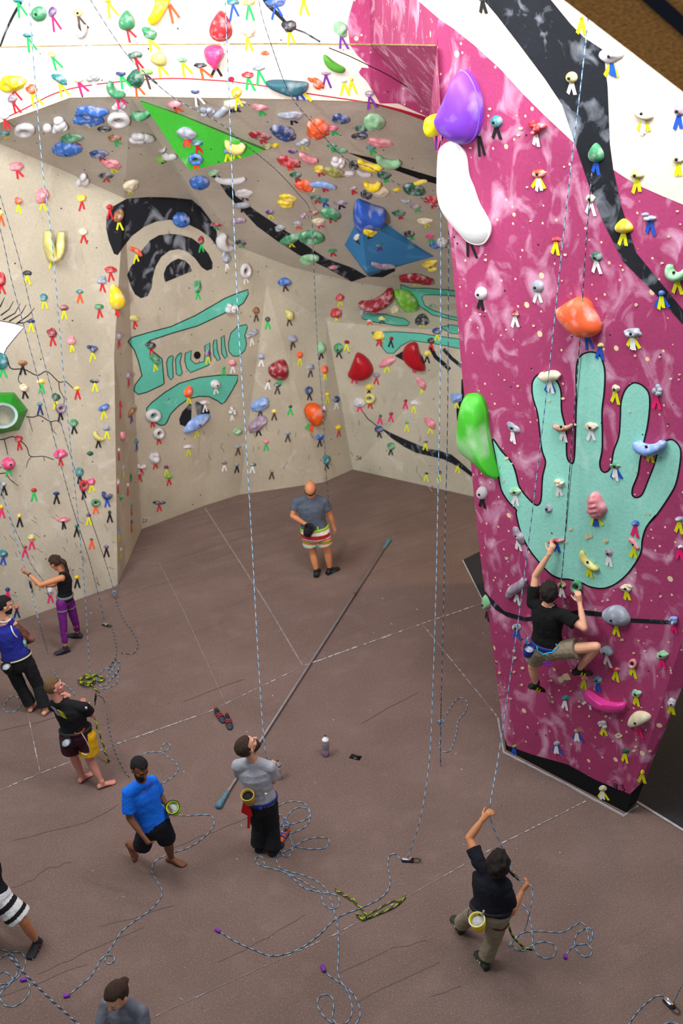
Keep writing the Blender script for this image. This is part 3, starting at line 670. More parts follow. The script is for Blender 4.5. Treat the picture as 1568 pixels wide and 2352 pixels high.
holds('O', BW, Z(640, 300, 4.126), 4.126, 18, """
520 390 190 100 15 b O -
670 410 90 60 0 b w -
805 405 140 60 15 p w -
420 510 240 70 8 p i r
245 520 160 110 10 b o -
330 555 60 60 0 b c -
165 420 100 60 0 b G r
885 495 130 120 0 c y -
955 575 150 100 0 b c -
830 600 100 90 0 b k -
1280 545 200 110 15 h G -
1340 485 130 50 -10 p y -
1455 655 130 90 -15 b r r
1120 560 70 35 0 b y -
1000 420 110 80 15 b G G
90 635 140 70 12 b y r
60 690 130 80 12 b y -
700 545 80 50 0 k m r
580 680 120 50 10 b m k
490 780 190 120 20 D g r
430 660 70 50 0 b t b
350 635 80 50 0 b G r
1195 665 90 40 0 p a -
1295 720 80 50 0 b m G
1140 780 110 60 0 b G r
1390 855 130 60 0 b c y
240 800 90 60 0 k m -
320 770 100 60 0 k n -
375 860 110 70 0 b c p
175 880 90 50 0 b a o
""")
holds('O', BW, Z(500, 380, 2.8), 2.8, 14, """
80 80 190 60 0 c w -
-25 45 60 40 -20 b L -
165 178 100 55 0 b w n
155 255 90 45 0 b a k
335 300 45 35 0 b v y
130 350 90 45 -15 p m -
400 400 60 45 0 b a n
470 470 140 60 -30 b g y
600 450 150 90 0 h g r
590 600 120 70 -15 b L -
735 548 50 30 0 b g r
740 655 45 30 0 b P -
1240 435 90 50 10 k k G
1365 455 40 35 0 b p g
1440 490 60 60 0 b w v
1395 510 60 50 0 b b -
1365 630 90 50 -30 b y n
1380 665 60 30 0 p y -
""")
holds('M', BW, Z(500, 380, 2.8), 2.8, 5, """
150 495 60 45 0 b k G
45 490 110 130 60 c w w
55 595 50 70 0 b a w
175 675 70 100 0 h w w
430 750 90 60 0 D b n
455 960 60 60 30 p Y n
1015 850 240 130 -25 c R p
1275 722 240 80 8 p R y
1215 870 200 120 48 s l o
1310 1000 90 90 0 b k y
785 848 50 45 0 b r y
760 950 70 60 0 b r y
245 935 40 50 0 b n n
320 990 30 35 0 b k G
80 915 110 90 0 k w -
215 1085 110 45 -30 k a w
930 950 35 40 0 b a o
975 1000 30 25 0 b w o
1055 985 40 40 0 b Y n
1135 930 60 50 0 b c k
1035 1085 60 40 0 b y r
1380 905 40 30 0 b g w
1410 1065 60 40 0 b B y
480 1105 50 30 0 b a n
""")
holds('M', BW, Z(0, 380, 2.904), 2.904, 5, """
120 235 60 60 0 k o y
280 205 80 100 10 b P y
545 220 60 45 0 b y r
555 85 110 110 20 k w r
710 65 100 45 0 b k r
870 130 110 80 -25 b c y
1330 108 135 105 0 d b -
1207 362 115 105 0 d b -
790 335 60 90 20 b n y
345 540 150 230 0 j Y y
555 440 55 45 0 b c r
730 280 40 40 0 b r r
735 695 75 40 0 b r r
180 718 55 35 0 b k y
680 762 60 50 -20 b a r
290 880 50 50 0 b t y
530 843 45 30 0 b t o
775 880 100 170 -15 t y r
660 942 60 40 0 b g r
895 1018 65 40 0 b Y r
425 950 55 40 0 b R y
205 1040 50 25 0 b B y
345 1118 60 60 0 b R r
905 570 110 36 35 p o y
1340 500 35 60 0 b R G
1315 810 45 90 5 b g G
1440 390 80 45 0 k R g
5 760 60 90 0 b r r
5 320 35 40 0 b y o
""")
holds('M', BW, Z(0, 760, 2.904), 2.904, 5, """
15 205 80 110 0 b t G
475 65 50 60 0 b P y
615 120 80 55 15 k B y
790 35 45 55 0 b m r
150 215 55 40 0 b n k
160 380 65 50 0 b c k
275 340 55 35 0 b y G
370 440 55 50 -20 b G y
400 515 70 65 0 h m k
630 335 60 30 0 b k y
515 385 40 30 0 b y r
265 490 35 25 0 b t B
690 510 75 45 -40 p b y
490 615 50 50 0 b g k
655 700 80 60 40 c Y k
710 650 50 40 0 b a y
600 818 40 30 0 b G -
400 820 85 60 0 b p r
55 885 90 85 0 d p G
125 720 60 40 0 b r r
530 940 50 55 0 b t k
555 1030 60 80 15 h r k
608 1005 50 50 0 b p y
710 1090 60 75 20 c B b
225 1063 35 30 0 b r G
375 1085 40 25 0 b B k
25 1025 30 30 0 b a k
800 500 30 70 0 b r r
810 690 50 110 0 c P -
875 535 110 40 -45 p n b
855 300 55 50 -30 b m r
1005 95 55 50 0 b k r
1030 190 110 60 30 k g y
1385 150 35 50 0 b v y
1255 405 55 80 15 t o y
1435 355 65 60 0 d w w
1365 480 55 30 0 b w w
1015 560 100 90 0 h w r
1055 680 70 75 0 h w r
910 735 60 35 0 b t b
1310 615 215 85 -35 D i y
1255 775 60 30 0 b w y
1035 850 75 75 0 b w r
940 900 70 50 0 k w r
930 950 50 30 0 k m r
1125 970 45 35 0 b l r
1108 910 30 25 0 b v y
1545 535 60 60 0 k w w
1490 245 24 20 0 b g G
1550 215 50 45 0 b P w
1060 1145 75 30 0 b k r
635 1145 60 50 0 h g o
790 795 25 30 0 b w r
820 910 30 45 0 b a y
805 1110 50 45 0 b g -
870 980 26 60 0 b G -
785 1010 25 45 0 b w r
850 1030 20 30 0 b w r
1495 880 30 30 0 b n w
""")
holds('M', BW, Z(500, 760, 2.703), 2.703, 2, """
270 160 40 40 0 b a w
465 50 55 40 0 b a n
640 105 50 75 0 t L k
750 105 60 60 0 d g k
800 70 30 25 0 b R y
508 150 35 45 0 b o y
380 240 120 125 25 t R g
575 225 45 40 0 b a n
662 240 40 50 0 b o y
565 370 45 50 0 b B k
310 310 30 20 0 b R w
370 335 40 30 0 b G n
265 455 135 70 -30 b i n
250 575 135 65 -35 b m k
450 470 20 20 0 b k G
350 500 30 25 0 b y n
125 625 55 40 0 b L -
125 720 35 20 0 b a n
435 635 35 25 0 b a n
300 690 35 25 0 b P g
655 480 40 50 0 k w -
680 395 25 25 0 b y y
735 425 40 40 0 b B w
750 600 35 35 0 b y r
632 660 45 40 0 b b k
673 800 45 60 0 b t k
215 830 40 25 0 b G w
118 830 25 20 0 b a k
335 870 25 20 0 b n n
40 815 30 20 0 b a w
1050 190 110 50 -25 s P y
1265 325 90 45 55 s P y
985 275 40 35 0 b m r
940 350 50 35 0 b y k
880 445 70 55 0 b w p
945 415 75 65 0 h Y r
1075 48 30 25 0 b R k
1325 60 45 35 0 b k R
1300 140 35 35 0 b y k
1165 435 20 20 0 b R p
1218 450 40 35 0 b w y
1008 530 20 20 0 b G p
1075 515 25 20 0 b R p
1175 570 25 25 0 b g y
1320 570 90 50 45 s P y
1000 610 55 40 0 b B k
1075 715 45 45 0 b g k
1290 690 25 15 0 b k y
1490 830 20 15 0 b k y
1375 880 25 25 0 b k y
1295 885 20 15 0 b k y
1480 415 80 60 0 b i y
1000 30 65 55 0 b y r
""".replace(' R\n', ' r\n'))
holds('M', BW, Z(0, 1120, 2.904), 2.904, 5, """
420 210 90 35 0 b P k
130 190 25 30 0 b y k
210 335 50 45 0 b Y p
165 395 30 20 0 b n p
20 440 60 50 0 b t b
50 680 30 30 0 b B p
110 800 30 25 0 b o B
513 600 30 30 0 b y k
590 185 30 25 0 b v y
510 260 20 25 0 b G k
610 345 20 15 0 b k o
708 395 30 25 0 b v k
730 165 20 25 0 b k k
10 130 30 30 0 b y p
790 295 20 30 0 b b y
875 230 25 35 0 b v r
805 415 25 35 0 b Y y
875 120 25 30 0 b t r
335 690 40 50 0 b w p
""")
holds('T', TW, Z(1000, 0, 2.76), 2.76, 0, """
300 -12 60 40 0 b k k
1120 350 150 100 -10 b w yb
865 490 75 75 0 d Y w
1320 715 130 75 25 c c yw
1545 700 70 70 0 b m b
1020 970 95 120 0 t g b
388 770 75 80 0 d t k
640 805 150 100 0 k r w
655 1100 85 55 0 b o yw
1540 1005 80 70 0 b c y
1280 1105 90 75 0 D Y y
930 112 25 20 0 b y y
""")
holds('T', TW, Z(1000, 400, 2.76), 2.76, 0, """
985 155 60 50 0 b c w
1195 330 110 90 0 t y y
1365 270 130 60 0 k a b
765 415 50 35 0 b r y
1020 525 75 60 0 b G w
650 710 75 80 0 d a w
290 755 75 85 0 d w k
505 880 60 50 0 k R w
1435 755 45 40 0 d b by
1535 610 120 150 20 c L y
1250 1005 110 65 0 b a yw
1045 1085 35 30 0 b Y b
""")
holds('T', TW, Z(1040, 800, 2.97), 2.97, 0, """
665 185 150 90 10 p c bw
1110 275 55 50 0 b c y
1390 290 80 100 -30 k a p
410 540 100 50 35 b a w
755 525 140 75 0 c n w
945 535 85 60 0 b c w
1350 650 205 150 0 c i y
1110 800 75 40 0 b g bw
725 910 85 75 0 k c w
430 975 80 60 0 b L w
980 1070 125 190 -10 s P yb
650 1090 55 60 0 b a -
1245 1195 50 45 0 b b p
200 985 75 90 0 d w k
""")
holds('T', TW, Z(1060, 1180, 3.087), 3.087, 0, """
400 150 130 60 60 b m w
395 520 190 90 -50 p m w
675 190 125 32 -10 p r b
820 515 80 100 0 h g w
710 505 60 45 0 b O w
910 330 190 80 48 c Y y
1045 275 60 50 0 b m w
1225 210 110 40 45 p P y
1550 235 30 25 0 b w p
1170 525 90 50 0 b c y
1100 725 210 160 20 D a y
1505 745 70 70 0 k i p
180 640 80 140 -20 D L k
390 805 60 50 0 b a b
210 935 60 60 0 b w k
1030 975 100 80 20 D a w
1420 1000 80 60 0 b L p
1215 1060 60 70 0 h P y
1095 1105 50 30 0 b r y
1545 40 60 40 0 b a y
""")
holds('T', TW, Z(1060, 1500, 3.087), 3.087, 0, """
222 183 40 40 0 d y -
735 320 45 40 0 b t w
1240 285 65 55 0 b L y
1260 470 175 125 -20 D c p
1005 500 80 60 0 k w y
820 550 45 35 0 b n bw
675 640 45 35 0 d a bw
375 660 25 20 0 b l b
1160 695 50 35 0 b G y
1000 960 50 45 0 b c yw
965 190 60 50 0 b t b
1280 845 25 35 0 b y y
1490 350 60 60 0 b w y
870 180 40 30 0 b P y
""")
# big holds with outlines of their own
def outline_hold(name, poly, surf, hc, m, label, tapes=None, group=None, cat='climbing hold', rim=None, mid=None, prof=None, smooth=True, zone='T', fr_at=None, sink=0):
    P = catmull(poly, 4, True) if smooth else poly
    cx = sum(p[0] for p in P) / len(P); cy = sum(p[1] for p in P) / len(P)
    if mid: cx, cy = mid
    fx, fy = fr_at or (cx, cy); fr = frame(fx, fy, surf) or frame(cx, cy, BW if surf is TW else TW); loc, n, u, v, k = fr; bm = bmesh.new(); rings = []
    if zone == 'T' or not fr_at: loc = onplane(cx, cy, loc, n); u = onplane(cx+1, cy, loc, n) - loc; v = onplane(cx, cy-1, loc, n) - loc
    prof = prof or [(1.0, -.004), (1.0, .25), (.95, .5), (.84, .75), (.66, .9), (.42, .98), (.18, 1.0)]
    if sink: prof = [(.55, -sink / hc), (.9, -sink * .4 / hc)] + prof
    for sc, h in prof:
        rings.append([bm.verts.new(u * ((x-cx)*sc) + v * (-(y-cy)*sc) + n * (h * hc)) for x, y in P])
    for a, b in zip(rings, rings[1:]):
        for i in range(len(P)): bm.faces.new((a[i], a[(i+1) % len(P)], b[(i+1) % len(P)], b[i]))
    bm.faces.new(rings[-1]); bm.faces.new(rings[0][::-1])
    o = bm_obj(name, bm, m); o.location = loc; tag(o, label, cat, group)
    def rimtube(w_, mm):
        b2 = bmesh.new(); rr_ = []
        for i, (x, y) in enumerate(P):
            c = u * (x-cx) + v * (-(y-cy)) + n * (.25 * hc); x2, y2 = P[(i+1) % len(P)]; t = (u * (x2-x) + v * (y-y2)).normalized(); s_ = t.cross(n)
            rr_.append([b2.verts.new(c + (s_ * math.cos(a) + n * math.sin(a)) * w_) for a in (0, 1.57, 3.14, 4.71)])
        for i in range(len(P)):
            for j in range(4): b2.faces.new((rr_[i][j], rr_[i][(j+1) % 4], rr_[(i+1) % len(P)][(j+1) % 4], rr_[(i+1) % len(P)][j]))
        bm_obj('rim', b2, mm, o)
    if rim: rimtube(.012, rim)
    if tapes:
        for (x, y, x2, y2, cc) in tapes:
            q0 = onplane(x, y, loc + n*.008, n) - loc; q1 = onplane(x2, y2, loc + n*.008, n) - loc; sd = n.cross((q1-q0).normalized()) * .017
            bmt = bmesh.new(); aa = [bmt.verts.new(q) for q in (q0+sd, q0-sd, q1-sd, q1+sd)]; bb = [bmt.verts.new(q + n*.003) for q in (q0+sd, q0-sd, q1-sd, q1+sd)]
            bmt.faces.new(aa); bmt.faces.new(bb[::-1])
            for i in range(4): bmt.faces.new((aa[i], aa[(i+1) % 4], bb[(i+1) % 4], bb[i]))
            bm_obj('tape', bmt, tmat(cc), o, smooth=False)
    return o
VPUR = mat('purple_hold', '7a3fc4', .45, chalk=.2, scale=1.6); VPR = mat('purple_rim', '8a5fd8', .5)
VWHT = mat('white_hold', 'e6e8ea', .5, noise_amt=.05, scale=2); VGRN = mat('green_hold', '46b52e', .45, chalk=.75, scale=1.6)
VYEL = mat('bright_yellow_hold', 'efdb18', .4, chalk=.3, scale=4); VPIN = mat('hot_pink_hold', 'e2409a', .3, noise_amt=.05); VORG = mat('orange_boulder_hold', 'e86238', .5, chalk=.6, scale=4)
VRED = mat('glossy_red_hold', 'a51522', .3, noise_amt=.15, scale=5); VTEA = mat('slate_teal_hold', '2f5f6c', .5, chalk=.25, scale=3); VPNK = mat('bubblegum_pink_hold', 'e0407c', .4, chalk=.3, scale=4)
outline_hold('climbing_hold', zT((185,448),(215,455),(250,500),(280,570),(300,650),(300,740),(290,810),(265,870),(225,898),(180,900),(130,880),(85,840),(55,790),(48,750),(70,700),(110,620),(150,530),(168,470)), TW, .30, VPUR, 'big purple teardrop hold near the left edge of the magenta tower', [(1098,312,1101,360,'k'), (1101,312,1113,357,'k')], rim=VPR, fr_at=(1090,240), sink=.25)
outline_hold('climbing_hold', zT((30,980),(55,930),(95,905),(135,908),(175,940),(200,1000),(215,1110)) + ZM(1000,400,2.76)((245,80),(280,180),(325,260),(352,320),(350,380),(320,430),(270,443),(215,425),(160,370),(90,290),(45,220),(25,150),(20,60)), TW, .13, VWHT, 'long white slab hold below the purple teardrop on the tower', [(1073,556,1074,590,'k'), (1079,556,1095,593,'k')], rim=mat('white_rim', 'f2f2ee', .5), fr_at=(1120,440), sink=.25)
outline_hold('climbing_hold', zH((100,330),(130,308),(170,308),(210,340),(238,420),(248,520),(265,620),(290,740),(318,860),(308,873),(280,868),(230,810),(160,750),(100,700),(70,640),(65,560),(75,450),(85,380)), TW, .24, VGRN, 'long green crescent hold dusted with chalk at the tower edge', rim=mat('green_rim', '3dbb22', .4))
outline_hold('climbing_hold', [(988,280),(992,266),(1000,261),(1008,266),(1014,280),(1014,297),(1008,308),(1001,312),(992,305),(988,292)], TW, .16, VYEL, 'bright yellow oval hold on the tower edge beside the purple teardrop', [(1002,311,1001,345,'v')], prof=[(1.0, 0), (1.0, .4), (.9, .8), (.6, 1.0), (.3, 1.05)], fr_at=(1060,290), sink=.2)
outline_hold('climbing_hold', ZM(1000,400,2.76)((780,850),(800,835),(870,790),(930,775),(980,800),(1010,860),(1040,910),(1055,960),(1045,1000),(1000,1025),(930,1025),(870,985),(820,935),(790,890)), TW, .17, VORG, 'big orange pitted hold above the painted hand', [(1345,770,1347,804,'b'), (1348,772,1362,800,'b')])
outline_hold('climbing_hold', zK((873,290),(878,262),(900,252),(930,268),(980,305),(1040,335),(1100,345),(1150,345),(1165,365),(1155,395),(1110,410),(1040,402),(970,380),(920,345),(885,315)), TW, .12, VPIN, 'pink banana-shaped hold low on the magenta tower', [(1352,1608,1337,1617,'w'), (1354,1611,1356,1630,'w')])
z1 = ZM(0, 0, 2.904)
outline_hold('climbing_hold', z1((1040,-30),(1130,-30),(1125,30),(1095,90),(1060,145),(1020,168),(990,150),(985,120),(1010,80),(1030,30)), BW, .16, VYEL, 'yellow banana hold cut by the top of the frame', [(388,12,397,54,'o'), (390,10,412,41,'o')], zone='U')
outline_hold('climbing_hold', z1((1360,340),(1380,310),(1420,300),(1470,305),(1490,330),(1480,380),(1455,410),(1450,450),(1425,458),(1405,430),(1375,400)), BW, .17, VPNK, 'heart-shaped bubblegum pink hold below the red teardrop', [(493,158,486,173,'k'), (499,158,509,175,'k')], zone='U')
outline_hold('climbing_hold', z2((318,555),(340,535),(420,530),(520,538),(590,545),(603,560),(590,600),(545,632),(480,638),(400,610),(345,585)), BW, .14, VTEA, 'large slate teal wing-shaped hold with drilled ribs', [(681,219,684,231,'b'), (691,218,700,230,'b'), (697,212,715,232,'y')], zone='U')
outline_hold('climbing_hold', z2((703,380),(712,365),(735,375),(770,405),(810,430),(845,450),(848,470),(830,482),(790,478),(750,460),(715,425)), BW, .10, mat('pickle_green_hold', '4f9a34', .5), 'green pickle-shaped hold on the white wall', zone='U')
outline_hold('climbing_hold', zD((865,135),(900,145),(935,175),(960,215),(965,245),(950,275),(915,298),(870,300),(830,285),(810,262),(825,225),(845,175)), BW, .2, VRED, 'glossy red half-dome hold on the cream wall', [(812,868,807,880,'p'), (817,868,819,882,'p')], zone='M')
outline_hold('climbing_hold', zD((1155,110),(1180,80),(1215,68),(1240,80),(1250,120),(1265,165),(1288,215),(1285,242),(1250,245),(1205,225),(1165,190),(1148,150)), BW, .15, VRED, 'glossy red scoop hold right of the red half-dome', [(949,846,949,856,'p'), (954,846,954,857,'p')], zone='M')
outline_hold('climbing_hold', zD((537,500),(545,465),(570,448),(600,448),(628,470),(636,510),(628,550),(605,580),(590,588),(575,570),(550,540)), BW, .22, mat('tall_orange_hold', 'e05a18', .5, chalk=.45, scale=3), 'tall orange mushroom-shaped hold in the wall corner', [(713,975,711,993,'o'), (717,975,718,993,'o'), (709,973,700,985,'g'), (711,975,706,988,'g')], zone='M')
outline_hold('climbing_hold', z5((870,300),(885,235),(905,215),(940,225),(1000,250),(1065,270),(1082,295),(1060,325),(1000,345),(950,370),(905,370),(875,345)), BW, .33, mat('cobalt_hold', '2a56b4', .5, chalk=.45, scale=4), 'big blue lump hold on top of the blue volume', zone='O')
# plywood volumes
def volume(name, base, topv, faces, surf, m, label, at_px):
    loc, n, u, v, k = frame(*at_px, surf); V = []
    for x, y in base: V.append(onplane(x, y, loc, n) - loc)
    T3_ = [onplane(x, y, loc + n*h, n) - loc for x, y, h in topv if h is not None]; TN_ = (T3_[1]-T3_[0]).cross(T3_[2]-T3_[0]).normalized()
    for x, y, h in topv: V.append(onplane(x, y, loc + n*h, n) - loc if h is not None else onplane(x, y, loc + T3_[0], TN_) - loc)
    me = bpy.data.meshes.new(name); me.from_pydata(V, [], faces); me.update()
    o = link(name, me, [m]); o.location = loc; bm = bmesh.new(); bm.from_mesh(me); bmesh.ops.recalc_face_normals(bm, faces=bm.faces); bm.to_mesh(me); bm.free()
    tag(o, label, 'volume'); o2 = Surface(); o2.bvh = BVHTree.FromPolygons([v_ + loc for v_ in V], [tuple(f) for f in faces]); return o, o2, loc, n
z6 = ZM(300, 220, 4.356)
gp = z6((92,52),(500,195),(1335,545),(1150,615),(610,745),(580,735),(430,540),(270,290))
VG = wallmat('green_volume_paint', '3fae35', smudge='9fd89a', smudge_pos=(.6,.85), sscale=(2,2,2))
nb = len(gp); hs_ = [.04, None, .10, None, .34, None, None, None]
gvol, GS, gl, gn = volume('climbing_volume', gp, [(x, y, h) for (x, y), h in zip(gp, hs_)], [tuple(range(nb))] + [tuple(range(nb, 2*nb))] + [(i, (i+1) % nb, nb+(i+1) % nb, nb+i) for i in range(nb)], BW, VG, 'big lime green triangular plywood volume on the overhang', (430, 310))
gvol.data.materials.append(mat('volume_marker_ink', '1c2a1c'))
holds('O', GS, z6, 4.356, 10, """
370 145 90 60 0 b t n
555 375 170 95 12 b a po
665 468 100 50 0 b t r
645 625 130 100 0 h b o
965 355 90 60 0 b a r
1040 480 170 150 10 c Y y
965 555 60 45 0 b b y
""")
bp_ = z5((905,345),(1060,358),(1390,585),(1140,655),(965,715),(815,510))
VB = wallmat('blue_volume_paint', '3a7fb8', smudge='8fb8d8', smudge_pos=(.62,.88), sscale=(2,2,2))
ridge = z5((920,360),(960,690))
bvol, BS, bl, bn = volume('climbing_volume', bp_, [(ridge[0][0], ridge[0][1], .30), (ridge[1][0], ridge[1][1], .34), (bp_[2][0], bp_[2][1], .03)],
    [(0,1,2,3,4,5), (0,6,1), (1,6,2), (6,8,2), (6,7,8), (8,7,3), (8,3,2), (7,4,3), (5,4,7), (5,7,6), (5,6,0)], BW, VB, 'big blue two-faced plywood volume at the right of the overhang', (850, 560))
holds('O', BS, z5, 2.8, 5, """
975 420 80 70 0 b y k
895 460 45 45 0 b w k
1040 510 40 30 0 b t v
1060 640 150 45 10 p m k
920 655 60 40 0 b a y
""")
# green hexagonal ring volume
def hexring():
    c0 = (0, 951); loc, n, u, v, k = frame(c0[0]+8, c0[1], BW)
    out = zC((-185,410),(95,410),(187,525),(130,660),(-20,692),(-300,560)); N_ = 24
    bm = bmesh.new(); base = []; cs = []
    def lerp_hex(t):
        t = t % 1 * 6; i = int(t); f = t - i; a = out[i]; b = out[(i+1) % 6]; return (a[0]+(b[0]-a[0])*f, a[1]+(b[1]-a[1])*f)
    ctr = zC((15,565))[0]
    P = [lerp_hex(i / N_) for i in range(N_)]
    def angp(r1, r2):
        res = []
        for x, y in P:
            a = math.atan2(y-ctr[1], x-ctr[0]); res.append((ctr[0]+r1*math.cos(a), ctr[1]+r2*math.sin(a)))
        return res
    rings = [(P, 0), ([(ctr[0]+(x-ctr[0])*.9, ctr[1]+(y-ctr[1])*.9) for x, y in P], .12), (angp(36, 30), .26), (angp(30, 24), .25), (angp(27, 21), .02)]
    R_ = [[bm.verts.new(onplane(x, y, loc + n*h, n) - loc) for x, y in q] for q, h in rings]
    for j in range(4):
        for i in range(N_):
            f = bm.faces.new((R_[j][i], R_[j][(i+1) % N_], R_[j+1][(i+1) % N_], R_[j+1][i])); f.material_index = 1 if j >= 2 else 0
    bm.faces.new(R_[4]).material_index = 2
    o = bm_obj('climbing_volume', bm, [mat('grass_green_volume', '1f8c22', .35, noise_amt=.06), mat('chalky_ring', 'a9c3bc', .8), WCREAM], smooth=False); o.location = loc
    tag(o, 'green hexagonal volume with a round hole at the left edge', 'volume')
hexring()
QUEUE.sort(key=lambda q: -q[2] * q[3])
for i, q in enumerate(QUEUE): hold(*q, stuff=i >= 276)
def build_rest():
    V = []; F = []; MI = []; ms = []
    for k, (name, (vs, fs)) in enumerate(REST['bms'].items()):
        off = len(V); V += vs; F += [tuple(off + i for i in f) for f in fs]; MI += [k] * len(fs); ms.append(bpy.data.materials[name])
    me = bpy.data.meshes.new('small_climbing_holds'); me.from_pydata(V, [], F); me.update()
    o = link('small_climbing_holds', me, ms); me.polygons.foreach_set('material_index', MI); recentre(o)
    o['kind'] = 'stuff'; tag(o, 'tiny taped climbing holds scattered between the larger ones on the walls', 'climbing hold')
build_rest()
# labels that single each hold out
def direction(dx, dy):
    a = math.degrees(math.atan2(-dy, dx)) % 360
    return ['right of', 'upper right of', 'above', 'upper left of', 'left of', 'lower left of', 'below', 'lower right of'][int((a + 22.5) // 45) % 8]
def mklabel(h, lm, extra=''):
    o, x, y, c, kd, tp, sz = h[:7]
    t = ''
    tp = ''.join(dict.fromkeys(ch for ch in tp if ch in TC))
    if tp: t = 'with ' + ' and '.join(dict.fromkeys(TC[q][0] for q in tp)) + ' tape'
    base = [sz, HC[c][0], SN[kd], 'hold' if kd != 'b' else '', t + ',' if t else '', extra, direction(x-lm[0], y-lm[1]), 'the', lm[2]]
    s = ' '.join(q for q in base if q); s = s.replace(' ,', ',')
    if len(s.split()) > 16: s = s.replace(base[0] + ' ', '', 1) if base[0] else s
    return s
used = {}
for h in HINFO:
    ls = sorted(LAND, key=lambda l: math.hypot(l[0]-h[1], l[1]-h[2])); ls = [l for l in ls if math.hypot(l[0]-h[1], l[1]-h[2]) > 9]
    h.append(ls)
    for cand in [mklabel(h, l) for l in ls[:4]] + [mklabel(h, l, 'farther') for l in ls[:2]] + [mklabel(h, l, 'far') for l in ls[:5]]:
        if cand not in used: used[cand] = 1; h[0]['label'] = cand; break
    else: print('DUP', h[1], h[2]); h[0]['label'] = mklabel(h, ls[5])
print('HOLDS', len(HINFO), 'unique', len(set(h[0]['label'] for h in HINFO)), 'maxwords', max(len(h[0]['label'].split()) for h in HINFO))
#@@ROPES
# ---------------------------------------------------------------- ropes, pole and small things on the floor
def tube(b, pts, r, n=6, mi=None):
    V = []
    for i, p in enumerate(pts):
        a = pts[max(0, i-1)]; c = pts[min(len(pts)-1, i+1)]; t = (c - a).normalized() if (c - a).length > 1e-6 else Vector((0, 0, 1))
        u = Vector((0, 0, 1)).cross(t)
        if u.length < .1: u = Vector((0, 1, 0)).cross(t)
        u.normalize(); v = t.cross(u); rr_ = r(i) if callable(r) else r
        V.append([b.verts.new(p + (u * math.cos(2*math.pi*k/n) + v * math.sin(2*math.pi*k/n)) * rr_) for k in range(n)])
    for i in range(len(V)-1):
        for k in range(n):
            f = b.faces.new((V[i][k], V[i][(k+1) % n], V[i+1][(k+1) % n], V[i+1][k]))
            if mi: f.material_index = mi(i, k)
    b.faces.new(V[0][::-1]); b.faces.new(V[-1])
RB = [mat('rope_light_blue', '6f92ac', .8), mat('rope_dark_fleck', '2c4064', .8), mat('rope_pale', '9dbccb', .8)]
RK = [mat('rope_slate', '3c4a5c', .8), mat('rope_black_fleck', '16181f', .8), mat('rope_grey_fleck', '8a98a8', .8)]
def resample(pts, step):
    out = [pts[0]]; acc = 0
    for a, b in zip(pts, pts[1:]):
        L = (b - a).length
        while acc + L >= step and L > 1e-9:
            t = (step - acc) / L; a = a + (b - a) * t; out.append(a.copy()); L = (b - a).length; acc = 0
        acc += L
    out.append(pts[-1]); return out
ROPE = {}
def rope(segs, label, dark=False, r=.0057, group=None, ends=True, name='climbing_rope', seg=.028, mats=None, cat='rope'):
    """segs: list of 3D points (already in place)"""
    P = resample([Vector(p) for p in catmull([tuple(p) for p in segs], 8)], seg); o_ = P[len(P)//2].copy(); b = bmesh.new()
    tube(b, [p - o_ for p in P], r, 6, mi=lambda i, k: 1 if (i + k // 2) % 4 == 0 else (2 if (i + k // 2) % 4 == 2 else 0))
    o = bm_obj(name, b, mats or (RK if dark else RB)); o.location = o_; tag(o, label, cat, group); return o
def onfloor(pts, z=.008, bump=True):
    q = [hz(x, y, z) for x, y in pts]; return q
def ends_cap(o, p, m=None, d=Vector((0, 0, 0)), L=.07, r=.021):
    b = bmesh.new(); c = p - o.location; dd = d.normalized() * L / 2; R_ = [ringpts_(c - dd + dd * 2 * t, d.normalized(), r * q) for t, q in ((0, .6), (.1, 1), (.9, 1), (1, .6))]
    V = [[b.verts.new(x) for x in rr_] for rr_ in R_]
    for a, c2 in zip(V, V[1:]):
        for i in range(10): b.faces.new((a[i], a[(i+1) % 10], c2[(i+1) % 10], c2[i]))
    b.faces.new(V[0][::-1]); b.faces.new(V[-1]); bm_obj('end_tape', b, m or mat('violet_rope_end', '7a28a0', .6), o)
def ringpts_(c, d, r): u = d.orthogonal().normalized(); v = d.cross(u); return [c + (u * math.cos(i*.628) + v * math.sin(i*.628)) * r for i in range(10)]
def knot(o, p, m, r=.03):
    b = bmesh.new(); tube(b, [p - o.location + Vector((r*math.cos(a)*(1+.3*math.sin(a*1.5)), r*.5*math.sin(a*1.5), r*1.1*math.sin(a))) for a in [k*.45 for k in range(30)]], .008, 6); bm_obj('knot', b, m, o)
METAL = mat('belay_metal', 'b8bec8', .25, metal=.85); DKM = mat('belay_black', '1c1e24', .4); ORG = mat('orange_button', 'e89018', .5)
